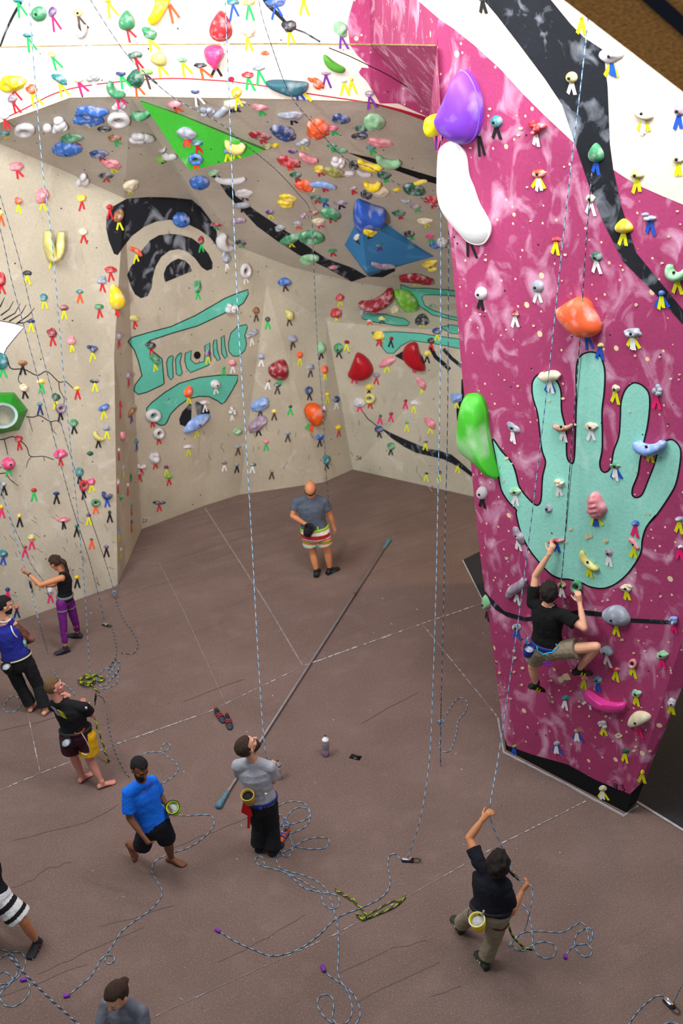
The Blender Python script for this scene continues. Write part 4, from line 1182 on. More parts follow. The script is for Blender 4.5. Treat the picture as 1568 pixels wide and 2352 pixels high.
def grigri(p, label, ax, s=1.0):
    """belay device with a carabiner"""
    t = bpy.data.objects.new('belay_device', None); COL.objects.link(t); t.location = p; tag(t, label, 'belay device'); ax = ax.normalized(); ay = Vector((0, 0, 1)).cross(ax).normalized() if abs(ax.z) < .9 else Vector((0, 1, 0)); az = ax.cross(ay)
    def M(c, sx, sy, sz): m = Matrix(((ax.x*sx, ay.x*sy, az.x*sz, 0), (ax.y*sx, ay.y*sy, az.y*sz, 0), (ax.z*sx, ay.z*sy, az.z*sz, 0), (0, 0, 0, 1))); m.translation = ax*c[0]+ay*c[1]+az*c[2]; return m
    b = bmesh.new(); bmesh.ops.create_cube(b, size=1, matrix=M((0, 0, .008), .12*s, .06*s, .022*s)); bmesh.ops.bevel(b, geom=b.edges[:], offset=.008, segments=2, affect='EDGES'); bm_obj('housing', b, DKM, t)
    b = bmesh.new(); bmesh.ops.create_cube(b, size=1, matrix=M((-.015*s, .004, .024), .085*s, .042*s, .008)); bmesh.ops.bevel(b, geom=b.edges[:], offset=.003, segments=1, affect='EDGES'); bm_obj('cover_plate', b, METAL, t)
    b = bmesh.new(); bmesh.ops.create_cone(b, cap_ends=True, segments=12, radius1=.012, radius2=.012, depth=.012, matrix=M((.03*s, .01, .028), 1, 1, 1)); bm_obj('cam_button', b, ORG, t)
    b = bmesh.new(); tube(b, [ax*(.085+.045*math.cos(a))*s + ay*(.028*math.sin(a))*s + az*.012 for a in [k*.42 for k in range(16)]], .0055, 6); bm_obj('carabiner', b, DKM, t)
    return t
GR = 'ropes hanging down the climbing walls'
# free hanging lengths; last point of each follows the floor
def hang(*q): return [at(x, y, Y) if Y is not None else hz(x, y, .01) for x, y, Y in q]
YL1 = hz(212, 1560).y
rope(hang((62, -60, 17.2), (95, 360, 17.0), (120, 560, 16.95), (150, 905, 16.9), (190, 1300, YL1 + .2), (205, 1520, YL1 + .08), (211, 1558, None), (240, 1560, None), (262, 1530, None), (276, 1518, None), (270, 1540, None), (240, 1575, None), (222, 1568, None), (225, 1552, None), (245, 1535, None), (268, 1548, None), (270, 1566, None), (250, 1580, None), (230, 1583, None)),
    'pale blue rope falling from the upper left to the tangle of slings', group=GR)
Yk = hz(262, 1375).y
o = rope(hang((-60, 250, 18.9), (0, 449, 18.6), (45, 600, 18.4), (83, 760, 18.1), (138, 966, 17.9), (193, 1145, 17.75), (240, 1285, Yk + .1), (262, 1358, Yk + .05), (268, 1385, None), (282, 1420, None), (300, 1445, None), (314, 1470, None), (315, 1490, None), (302, 1502, None), (278, 1500, None)),
    'slate rope knotted at the foot of the wall beside the left arete, tail on floor', dark=True, group=GR)
knot(o, at(262, 1362, Yk), RB[0]); 
Yg = hz(240, 1434).y
o = rope(hang((-60, 330, 18.7), (0, 525, 18.4), (26, 642, 18.2), (58, 760, 17.95), (117, 980, 17.6), (165, 1160, 17.4), (207, 1292, Yg + .15), (236, 1410, Yg + .05), (242, 1434, None), (256, 1442, None), (265, 1470, None), (267, 1500, None), (262, 1518, None), (250, 1540, None), (252, 1530, None), (264, 1516, None), (275, 1525, None), (270, 1545, None), (255, 1560, None)),
    'slate rope running down to the belay device lying left of the loose tail', dark=True, group=GR)
grigri(hz(242, 1436, .01), 'silver belay device on the floor behind the purple leggings', Vector((1, -.6, 0)))
wh = hz(160, 1480, .05).y
rope(hang((-40, 930, wh + 1.0), (3, 1120, wh + .5), (34, 1230, wh + .1), (56, 1302, wh - .12), (66, 1335, wh - .2), (70, 1352, wh - .25), (90, 1430, wh - .8), (110, 1500, None), (125, 1545, None), (152, 1575, None), (166, 1587, None), (172, 1597, None)),
    'rope held by the woman in purple leggings, trailing across the floor', group=GR)
rope(hang((-30, 930, wh + 1.0), (7, 1140, wh + .5), (52, 1254, wh + .2), (74, 1300, wh + .05), (90, 1322, wh + .02), (104, 1342, wh + .0), (112, 1372, wh - .02)), "dark rope tied into the leggings woman's harness", dark=True, group=GR)
grigri(at(69, 1343, wh - .24), 'belay device hanging below the raised hand of the purple leggings woman', Vector((.1, 0, -1)))
gy = hz(612, 1938, .05).y
rope(hang((514, -60, 17.4), (525, 200, 17.1), (545, 700, 16.4), (562, 970, 15.9), (578, 1240, 15.3), (592, 1500, 14.3), (605, 1690, gy + .45), (614, 1745, gy + .32), (628, 1772, gy + .30)), 'pale blue rope down to the belayer in the grey t-shirt', group=GR)
grop = rope(onfloor([(628, 1900), (632, 1860), (660, 1842), (690, 1842), (706, 1852), (713, 1872), (705, 1895), (680, 1910), (655, 1912), (640, 1905), (655, 1880), (675, 1858), (700, 1855), (712, 1868), (705, 1880), (680, 1890), (640, 1897)])
    + onfloor([(638, 1872), (655, 1880), (664, 1900), (668, 1930), (680, 1945), (715, 1950), (745, 1948), (756, 1935), (750, 1925), (725, 1924), (700, 1930), (670, 1948), (640, 1962), (637, 1985), (655, 1999), (690, 2008), (725, 2022), (750, 2045), (765, 2085), (775, 2130), (777, 2190), (775, 2230), (783, 2255), (797, 2275), (808, 2310), (805, 2335), (790, 2352), (765, 2350), (740, 2330), (728, 2305), (735, 2288), (750, 2284), (763, 2292), (766, 2315), (764, 2340), (790, 2365), (818, 2350), (827, 2325), (818, 2295), (800, 2272), (775, 2254), (755, 2240), (745, 2230)]), 'pale blue rope in loops on the floor right of the grey t-shirt belayer')
ends_cap(grop, hz(742, 2224, .022), d=Vector((-.1, .35, 0)), L=.10, r=.024)
grop2 = rope(onfloor([(640, 1945), (648, 1910), (656, 1885), (664, 1920), (672, 1945), (665, 1965), (655, 1968), (645, 1958), (641, 1935), (650, 1912)]), 'small rope coil by the orange and blue shoes')
rope(onfloor([(640, 1998), (612, 1992), (592, 1985), (585, 1975), (592, 1967), (603, 1970), (612, 1990), (650, 2002), (680, 2015), (705, 2030), (735, 2050), (742, 2075), (760, 2088), (776, 2082), (779, 2068), (770, 2055), (740, 2050), (700, 2040), (670, 2015), (655, 2003)]), 'doubled rope bight in front of the grey t-shirt belayer')
dy = hz(936, 1976).y
r2 = rope(hang((1014, -60, 16.4), (1011, 800, 15.2), (1006, 1100, 14.8), (1001, 1350, 14.3), (993, 1600, 13.7), (985, 1750, 13.2), (965, 1880, dy + .15), (938, 1965, dy + .02), (930, 1974, None), (918, 1972, None), (908, 1961, None), (895, 1965, None), (890, 1985, None), (896, 2020, None), (890, 2045, None), (870, 2065, None), (830, 2085, None), (790, 2100, None), (765, 2115, None), (735, 2145, None), (695, 2175, None), (660, 2190, None), (620, 2195, None), (580, 2180, None), (545, 2165, None), (520, 2150, None), (505, 2140, None)),
    'long pale rope hanging left of the tower and curving over the floor', group=GR)
ends_cap(r2, hz(500, 2137, .02), d=Vector((-.3, .25, 0)), L=.08)
grigri(hz(936, 1976, .01), 'black and silver belay device on the floor below the long hanging rope', Vector((1, -.12, 0)), 1.25)
ky = hz(1012, 1760).y
r3 = rope(hang((1032, -60, 16.2), (1028, 900, 15.2), (1022, 1200, 14.9), (1018, 1400, 14.6), (1013, 1600, 14.2), (1012, 1660, ky + .1), (1011, 1720, ky + .02), (1012, 1765, ky), (1012, 1800, ky)), 'dark rope hanging beside the long pale rope, ending in a knot', dark=True, group=GR)
knot(r3, at(1012, 1660, ky + .1), RB[0], .035)
rope(onfloor([(1012, 1690), (1009, 1705), (1010, 1718), (1020, 1727), (1033, 1724), (1042, 1705), (1048, 1680), (1052, 1655), (1068, 1635), (1073, 1618), (1065, 1604), (1050, 1605), (1036, 1622), (1024, 1643)]), 'short bent rope tail left of the magenta tower')
by = hz(1112, 2205, .05).y + .0
zb_ = ZM(1020, 1840, 5.88)
rope(hang((1352, -60, 13.3), (1350, 45, 13.25), (1300, 480, 13.2), (1255, 900, 13.1), (1200, 1350, 12.7), (1150, 1700, 12.1), (1128, 1830, by + .5), (1124, 1860, by + .46), (1130, 1895, by + .42), (1148, 1935, by + .36), (1160, 1970, by + .32), (1176, 2000, by + .28), (1192, 2022, by + .26), (1206, 2030, by + .26)), 'blue flecked rope from the plywood soffit down to the navy belayer', group=GR)
grigri(at(1172, 2004, by + .27), 'belay device in front of the belayer in navy', Vector((.6, 0, -.8)), 1.1)
rb2 = rope([at(1206, 2030, by + .26), at(1220, 2035, by + .2), at(1222, 2060, by + .1), at(1215, 2100, by - .05), hz(1205, 2135, .02)] + onfloor([(1190, 2150), (1172, 2165), (1171, 2175), (1178, 2160), (1200, 2142), (1240, 2139), (1290, 2141), (1315, 2128), (1332, 2119), (1345, 2128), (1350, 2150), (1353, 2165), (1360, 2150), (1359, 2135), (1345, 2132), (1325, 2145), (1319, 2165), (1325, 2185), (1340, 2197), (1355, 2195), (1358, 2180), (1345, 2169), (1320, 2172), (1305, 2185), (1298, 2198)]), 'pale blue rope from the lower hand of the navy belayer to a violet end')
ends_cap(rb2, hz(1298, 2197, .02), d=Vector((-.02, -.3, 0)), L=.06)
rope(onfloor([(1196, 2072), (1210, 2092), (1220, 2125), (1223, 2165), (1232, 2190), (1250, 2201), (1268, 2198), (1277, 2182), (1268, 2168), (1245, 2163), (1220, 2172), (1200, 2184), (1185, 2180), (1175, 2170)]), 'rope loop on the floor right of the navy belayer')
cy_ = hit(1290, 1330, TW)[0].y
rope(hang((1390, -60, 13.6), (1388, 70, 13.6), (1350, 500, cy_ - .45), (1330, 800, cy_ - .4), (1310, 1050, cy_ - .3), (1296, 1250, cy_ - .33), (1289, 1330, cy_ - .36), (1287, 1345, cy_ - .38)), 'dark rope down the painted hand to the climber', dark=True, group=GR)
rope(hang((200, -30, 18.7), (208, 0, 18.6), (283, 115, 18.6), (330, 165, 18.7), (400, 225, 18.9), (500, 280, 19.0), (560, 330, 19.3), (628, 385, 20.0), (680, 440, 20.8), (713, 488, 21.5), (720, 600, 21.4), (728, 780, 21.3), (740, 930, 21.2), (750, 1100, 21.1), (757, 1165, 21.05)), 'black rope crossing the overhang and dropping to the bald man', dark=True, group=GR)
rope(hang((590, -30, 18.6), (600, 30, 18.5), (625, 110, 18.4), (665, 215, 18.9), (720, 285, 19.2), (790, 362, 19.8), (850, 385, 20.0), (900, 415, 20.2), (960, 450, 20.3), (1010, 480, 20.2)), 'black rope slanting over the overhang toward the tower edge', dark=True, group=GR)
rope([hz(x, y, .9) for x, y in ((20, 2195), (60, 2240), (110, 2290), (160, 2335), (200, 2370))], 'thick slate rope crossing the lower left corner', dark=True, r=.012)
# ropes at left and through the walking man
r4 = rope([hz(218, 1600, .5), hz(228, 1598, .3)] + onfloor([(240, 1612), (248, 1660), (256, 1700), (262, 1720), (270, 1740), (280, 1760), (288, 1775), (297, 1785)]), 'slate rope from the floor device past the maroon shorts man', dark=True)
grigri(hz(218, 1602, .5), 'silver belay device hung in front of the maroon shorts man', Vector((-.2, .1, -1)), 1.1)
r5 = rope(onfloor([(325, 1735), (340, 1728), (370, 1727), (385, 1722), (391, 1712), (380, 1707), (371, 1715), (372, 1727), (385, 1738), (402, 1750), (409, 1765), (400, 1782), (380, 1795), (363, 1806), (362, 1830), (390, 1865), (420, 1873), (450, 1872), (480, 1872), (492, 1885), (485, 1905), (460, 1930), (430, 1948), (400, 1958), (375, 1967), (355, 1980), (348, 2000), (358, 2020), (371, 2040), (370, 2060), (355, 2080), (335, 2098), (310, 2115), (290, 2130), (275, 2145), (258, 2172), (245, 2192), (252, 2193), (263, 2200), (258, 2212), (246, 2213), (241, 2203), (247, 2194), (235, 2200), (222, 2220), (208, 2243), (185, 2263), (170, 2275), (158, 2285)]), 'long pale rope winding under the walking man in blue')
ends_cap(r5, hz(153, 2287, .02), d=Vector((-.3, -.1, 0)), L=.07)
r6 = rope(onfloor([(-20, 2178), (10, 2182), (30, 2195), (42, 2215), (38, 2238), (25, 2255), (5, 2268), (-15, 2275), (-5, 2262), (20, 2258), (45, 2240), (58, 2215), (55, 2195), (40, 2186), (15, 2192), (0, 2203), (-20, 2215), (-10, 2240), (5, 2232), (20, 2237), (30, 2250), (22, 2260), (0, 2285), (10, 2308), (30, 2312), (50, 2302), (65, 2285), (68, 2265), (62, 2250), (55, 2248), (45, 2252)]), 'coiled pale rope at the lower left beside the cropped man')
ends_cap(r6, hz(54, 2250, .022), d=Vector((.3, .05, 0)), L=.07)
rope(onfloor([(45, 1605), (30, 1598), (15, 1610), (8, 1625), (15, 1635), (32, 1635), (45, 1625), (50, 1612), (48, 1602)]), 'small pale rope loop beside the tank top man')
r7 = rope([hz(1580, 2240, .8), hz(1562, 2270, .5), hz(1548, 2298, .05)] + onfloor([(1538, 2300), (1526, 2290), (1513, 2286), (1498, 2293), (1475, 2312), (1455, 2335), (1440, 2360)]), 'pale rope through the belay device in the lower right corner')
rope(onfloor([(1500, 2365), (1530, 2350), (1550, 2350), (1570, 2362)]), 'rope bight at the bottom right corner')
grigri(hz(1536, 2306, .01), 'belay device on the floor in the lower right corner', Vector((.5, -1, 0)), 1.25)
# long pole with padded ends
def pole():
    a = hz(508, 1842, .03); b_ = hz(890, 1246, .03); t = bpy.data.objects.new('long_pole', None); COL.objects.link(t); t.location = (a + b_) / 2
    tag(t, 'long grey pole with blue padded ends lying across the floor', 'pole'); c = t.location; d = (b_ - a).normalized()
    b = bmesh.new(); tube(b, [a - c, (a+b_)/2 - c, b_ - c], .020, 10); bm_obj('shaft', b, mat('dull_aluminium_tube', '8a8486', .5, metal=.3), t)
    for p, s_ in ((a, -1), (b_, 1)):
        b = bmesh.new(); L = [p + d * s_ * q - c for q in (-.22, -.18, -.05, .04, .10, .12)]; rr_ = (.024, .030, .036, .046, .048, .03)
        if s_ > 0: rr_ = tuple(q * .85 for q in rr_)
        tube(b, L, lambda i: rr_[i], 12); bm_obj('padded_end', b, mat('blue_grey_tape', '4f7688', .8, noise_amt=.25, scale=30), t)
    b = bmesh.new(); p = a.lerp(b_, .745) - c; tube(b, [p - d*.03, p, p + d*.03], .026, 10); bm_obj('joint_sleeve', b, mat('brown_tape', '6a4030'), t)
pole()
# sports bottle, phone, clear bottle, shoes, slings
def lathe(b, prof, c, n=18):
    V = [[b.verts.new(c + Vector((r*math.cos(2*math.pi*i/n), r*math.sin(2*math.pi*i/n), z))) for i in range(n)] for r, z in prof]
    for p, q in zip(V, V[1:]):
        for i in range(n): b.faces.new((p[i], p[(i+1) % n], q[(i+1) % n], q[i]))
    b.faces.new(V[0][::-1]); b.faces.new(V[-1])
def bottle(px, py, label, body, cap, s=1.0, prnt=None):
    p = hz(px, py, 0); t = bpy.data.objects.new('water_bottle', None); COL.objects.link(t); t.location = p; tag(t, label, 'bottle'); O = Vector()
    b = bmesh.new(); lathe(b, [(.034*s, 0), (.038*s, .006), (.038*s, .07*s), (.034*s, .085*s), (.038*s, .10*s), (.038*s, .16*s), (.033*s, .18*s)], O); bm_obj('bottle_body', b, body, t)
    b = bmesh.new(); lathe(b, [(.036*s, .178*s), (.037*s, .20*s), (.030*s, .212*s), (.012*s, .216*s), (.011*s, .240*s)], O); cp = bm_obj('lid', b, cap, t)
    b = bmesh.new(); lathe(b, [(.009*s, .238*s), (.010*s, .252*s), (.006*s, .256*s)], O, 10); bm_obj('spout', b, DKM, cp)
    if prnt:
        b = bmesh.new(); tube(b, [Vector((.0385*s*math.cos(a), .0385*s*math.sin(a), (.045 + .014*math.sin(a*5))*s)) for a in [-2.4 + .12*k for k in range(16)]], .004, 5); bm_obj('printed_logo', b, prnt, t)
    return t
bottle(748, 1735, 'translucent sports bottle with white lid standing beside the phone', mat('frosted_lilac_plastic', '8c8490', .35), mat('white_lid', 'e4e4e4', .4), 1.35, mat('pink_print', 'b070a0'))
bottle(640, 1788, 'clear bottle standing behind the grey t-shirt belayer', mat('clear_bottle', 'a8a8a0', .2), mat('grey_lid', '8a8e94', .4), 1.2)
def phone():
    p = hz(816, 1739, .006); b = bmesh.new(); a = R(-24); bmesh.ops.create_cube(b, size=1, matrix=Matrix.Rotation(a, 4, 'Z') @ Matrix.Diagonal((.155, .10, .010, 1)))
    bmesh.ops.bevel(b, geom=b.edges[:], offset=.004, segments=2, affect='EDGES'); o = bm_obj('mobile_phone', b, mat('phone_case', '0a0a0c', .4)); o.location = p; tag(o, 'black mobile phone lying on the floor beside the white-lidded bottle', 'phone')
    b = bmesh.new(); bmesh.ops.create_cube(b, size=1, matrix=Matrix.Translation((0, 0, .0055)) @ Matrix.Rotation(a, 4, 'Z') @ Matrix.Diagonal((.135, .088, .001, 1))); bm_obj('screen', b, mat('phone_glass', '050507', .1), o)
phone()
def shoe(px, py, dv, label, m, m2, s=1.0, group=None):
    p = hz(px, py, 0); d = Vector(dv).normalized(); sd = d.cross(Vector((0, 0, 1))); b = bmesh.new()
    st = [(-.13, .028, .045, .05), (-.10, .038, .05, .055), (-.04, .036, .042, .048), (.02, .040, .032, .036), (.08, .046, .026, .028), (.12, .038, .02, .022), (.145, .018, .012, .016)]
    V = [[b.verts.new((d*x + sd*w_*math.cos(a) + Vector((0, 0, cz + h_*math.sin(a)*.95)))*s) for a in [k*.3927 for k in range(16)]] for x, w_, h_, cz in st]
    for p_, q in zip(V, V[1:]):
        for i in range(16): b.faces.new((p_[i], p_[(i+1) % 16], q[(i+1) % 16], q[i]))
    b.faces.new(V[0][::-1]); b.faces.new(V[-1]); o = bm_obj('climbing_shoe', b, m); o.location = p; tag(o, label, 'shoe', group)
    b = bmesh.new(); c = (d*-.07 + Vector((0, 0, .098)))*s; V = [b.verts.new(c + (d*.045*math.cos(a) + sd*.026*math.sin(a))*s) for a in [k*.5236 for k in range(12)]]; b.faces.new(V); bm_obj('opening', b, DKM, o)
    for q in (-.01, .04): 
        b = bmesh.new(); tube(b, [(d*q + sd*.045*math.cos(a) + Vector((0, 0, .036 + .044*math.sin(a))))*s for a in [k*.35 for k in range(10)]], .008*s, 6); bm_obj('strap', b, m2, o)
    b = bmesh.new(); tube(b, [(d*-.12 + sd*.02*math.cos(a) + Vector((0, 0, .09 + .03*math.sin(a))))*s for a in [k*.45 for k in range(8)]], .007*s, 6); bm_obj('pull_loop', b, m2, o)
SG = mat('shoe_blue_grey', '2c3240', .7, noise_amt=.3, scale=20); SR = mat('shoe_red', 'b8281c', .6)
shoe(505, 1650, (.5, -.9, 0), 'red and blue-grey climbing shoe, left one of the pair on the floor', SG, SR, 1.05); shoe(525, 1664, (.25, -1, 0), 'red and blue-grey climbing shoe, right one of the pair on the floor', SG, SR, 1.05)
shoe(652, 1925, (-.3, -.6, 0), 'orange and blue shoe among the rope loops', mat('shoe_orange', 'c84a10', .6), mat('shoe_sky_blue', '1868d0', .6), .95); 
SL = [mat('sling_green', '5d6a22', .8), mat('sling_black', '1c2014', .8), mat('sling_yellow', 'a8b828', .8)]
def sling(pts, label, r=.012, jit=0): 
    rr_ = random.Random(len(pts)); q = [hz(x + rr_.uniform(-jit, jit), y + rr_.uniform(-jit, jit), z) for x, y, z in pts]
    return rope(q, label, r=r, name='webbing_sling', mats=SL, cat='sling', seg=.035)
sling([(770, 2042, .015), (778, 2050, .03), (784, 2048, .04), (790, 2058, .02), (797, 2056, .04), (803, 2066, .02), (811, 2064, .04), (817, 2076, .02), (826, 2082, .02), (835, 2095, .02), (843, 2103, .03), (835, 2112, .03), (822, 2104, .03), (818, 2098, .02), (830, 2105, .04), (845, 2108, .02), (865, 2100, .02), (890, 2090, .02), (912, 2078, .02), (930, 2060, .02)], 'green webbing sling lying in a hook across the floor seam')
sling([(838, 2102, .03), (860, 2092, .02), (880, 2080, .02), (900, 2070, .02), (920, 2068, .02), (931, 2052, .02)], 'doubled strand of the green sling on the seam', .008)
rr_ = random.Random(9)
sling([(200 + 22*math.cos(i*1.3)*rr_.uniform(.5, 1), 1562 + 13*math.sin(i*1.3)*rr_.uniform(.4, 1), .02 + .06*rr_.random()) for i in range(26)] + [(215, 1580, .02), (228, 1590, .02)], 'tangled heap of green slings behind the maroon shorts man')
sling([(205, 1555, .03), (220, 1550, .03), (235, 1556, .03), (238, 1562, .03), (222, 1566, .03)], 'short olive sling beside the tangled heap', .014)
o = sling([(216, 1648, .62)] + [(218 + 2.9*i + 2.2*math.sin(i*2.2), 1655 + 9.0*i, .58 - .052*i) for i in range(11)] + [(251, 1748, .01), (243, 1752, .01)], 'looped green daisy chain hanging from the maroon shorts man', .012)
ty = hz(1150, 2150).y
sling([(1167, 2118, .55), (1172, 2140, .4), (1180, 2155, .25), (1190, 2165, .12), (1203, 2176, .02), (1222, 2180, .02)], 'olive sling hanging behind the navy belayer to the floor', .013)
#@@PEOPLE
# ---------------------------------------------------------------- people
def ringpts(c, ux, uy, rx, ry, n=16): return [c + ux * (rx * math.cos(2*math.pi*i/n)) + uy * (ry * math.sin(2*math.pi*i/n)) for i in range(n)]
def loft(bm, rings):
    V = [[bm.verts.new(p) for p in r] for r in rings]; n = len(V[0])
    for a, b in zip(V, V[1:]):
        for i in range(n): bm.faces.new((a[i], a[(i+1) % n], b[(i+1) % n], b[i]))
    bm.faces.new(V[0][::-1]); bm.faces.new(V[-1])
def cone(bm, a, b, ra, rb, wide=None, kx=1.0, cap0=True, cap1=True, bulge=0.0, n=14):
    a = Vector(a); b = Vector(b); d = b - a; L = d.length or 1e-4; t = d / L
    u = (wide - t * wide.dot(t)) if wide is not None else t.orthogonal()
    if u.length < 1e-3: u = t.orthogonal()
    u.normalize(); v = t.cross(u); R_ = []
    if cap0:
        for k in (80, 50, 22): R_.append(ringpts(a - t * ra * math.sin(R(k)), u, v, kx * ra * math.cos(R(k)), ra * math.cos(R(k)), n))
    for k in range(7):
        f = k / 6; r = ra + (rb - ra) * f + bulge * math.sin(math.pi * min(1, f * 1.25)) ; R_.append(ringpts(a + d * f, u, v, kx * r, r, n))
    if cap1:
        for k in (22, 50, 80): R_.append(ringpts(b + t * rb * math.sin(R(k)), u, v, kx * rb * math.cos(R(k)), rb * math.cos(R(k)), n))
    loft(bm, R_)
def ell(bm, c, ax, ay, az, rx, ry, rz):
    m = Matrix(((ax.x*rx, ay.x*ry, az.x*rz, c.x), (ax.y*rx, ay.y*ry, az.y*rz, c.y), (ax.z*rx, ay.z*ry, az.z*rz, c.z), (0, 0, 0, 1)))
    bmesh.ops.create_icosphere(bm, subdivisions=3, radius=1, matrix=m)
def remesh(name, bm, mats, vox=.009, smooth=4, paint=None, origin=None, parent=None, fuzz=0):
    bmesh.ops.recalc_face_normals(bm, faces=bm.faces)
    me = bpy.data.meshes.new('tmp'); bm.to_mesh(me); bm.free(); o = bpy.data.objects.new('tmp', me); TS = bpy.data.scenes.new('tmp'); TS.collection.objects.link(o)
    m = o.modifiers.new('r', 'REMESH'); m.mode = 'VOXEL'; m.voxel_size = vox
    if smooth: s_ = o.modifiers.new('s', 'SMOOTH'); s_.iterations = smooth; s_.factor = .5
    vl = TS.view_layers[0]; vl.update(); dg = vl.depsgraph
    m2 = bpy.data.meshes.new_from_object(o.evaluated_get(dg)); bpy.data.objects.remove(o); bpy.data.meshes.remove(me); bpy.data.scenes.remove(TS)
    m2.name = name; m2.materials.clear()
    if fuzz:
        nv = [(v.co.copy(), v.normal.copy()) for v in m2.vertices]; m2.vertices.foreach_set('co', [q for c, n in nv for q in (c + n * (fuzz * .5 * noise.noise(c * 38) + fuzz * noise.noise(c * 14)))])
    for x in (mats if isinstance(mats, (list, tuple)) else [mats]): m2.materials.append(x)
    if paint: m2.polygons.foreach_set('material_index', [paint(p.center) for p in m2.polygons])
    m2.polygons.foreach_set('use_smooth', [True] * len(m2.polygons))
    if origin is not None: m2.transform(Matrix.Translation(-origin))
    o = bpy.data.objects.new(name, m2); COL.objects.link(o)
    if parent: o.parent = parent
    elif origin is not None: o.location = origin
    return o
def handmesh(bm, w, fd, pn, thumb, curl, s=1.0):
    """palm from the wrist along fd, palm side pn, thumb on side +thumb; fingers curl toward pn"""
    fd = fd.normalized(); pn = (pn - fd * pn.dot(fd)).normalized(); sd = fd.cross(pn).normalized() * thumb
    cone(bm, w - fd * .02 * s, w + fd * .085 * s, .022 * s, .026 * s, wide=sd, kx=1.45)
    for i, (off, L) in enumerate(((.031, .072), (.0105, .082), (-.0105, .076), (-.030, .060))):
        p = w + (fd * .088 + sd * off) * s; d = (fd + sd * off * 2.2).normalized(); r = .0098 * s
        for j, fr in enumerate((.45, .3, .25)):
            a = curl * (0.55 + .35 * j) if j else curl * .6
            ax = sd if thumb > 0 else sd
            d2 = d * math.cos(a) + pn * math.sin(a); d2.normalize(); q = p + d2 * L * fr * s
            cone(bm, p, q, r, r * .9, n=8); pn_l = pn; p = q; d = d2; r *= .93
    p = w + (fd * .02 + sd * .03) * s; d = (fd * .75 + sd * .75 + pn * .25).normalized()
    for j in range(3):
        q = p + d * (.036, .032, .026)[j] * s; cone(bm, p, q, .0125 * s * (1 - .1 * j), .0115 * s * (1 - .1 * j), n=8); p = q; d = (d + fd * .25 * curl + pn * .3 * curl).normalized()
def footmesh(bm, a, d, s=1.0, up=Vector((0, 0, 1)), shoe=0.0, toes=True):
    """foot under ankle a, pointing along d, sole normal -up"""
    d = d.normalized(); sd = d.cross(up).normalized(); up = sd.cross(d).normalized(); g = shoe
    R_ = [(-.07, .030, .024, .032), (-.05, .036, .034, .040), (-.01, .038, .040, .05), (.05, .040, .032, .040), (.10, .046, .025, .028), (.145, .048, .019, .021), (.175, .040, .015, .016), (.192, .022, .010, .013)]
    rings = []
    for x, w_, h_, cz in R_:
        xx = x * (1.06 if g else 1)
        rings.append(ringpts(a + (d * xx - up * (.085 - cz)) * s, sd, up, (w_ + g) * s, (h_ + g) * s, 16))
    loft(bm, rings); cone(bm, a + up * .02 * s, a - up * .04 * s, .036 * s + g, .040 * s + g)
    if toes and not g:
        for k in range(5): p = a + (d * (.185 - .012 * abs(k - .6)) + sd * (-.036 + .018 * k) - up * .072) * s; cone(bm, p - d * .02 * s, p + d * .012 * s, .0105 * s * (1.3 if k == 0 else 1), .010 * s * (1.25 if k == 0 else 1), n=8)
SKIN = {k: mat('skin_' + k, c, .55, noise_amt=.06, scale=9) for k, c in (('fair', 'd9a284'), ('tan', 'c08058'), ('brown', '7a4c34'), ('pink', 'cf8f7e'))}
LIP = mat('lips', 'a05048', .5); EYEW = mat('eye_white', 'e8e4e0', .3)
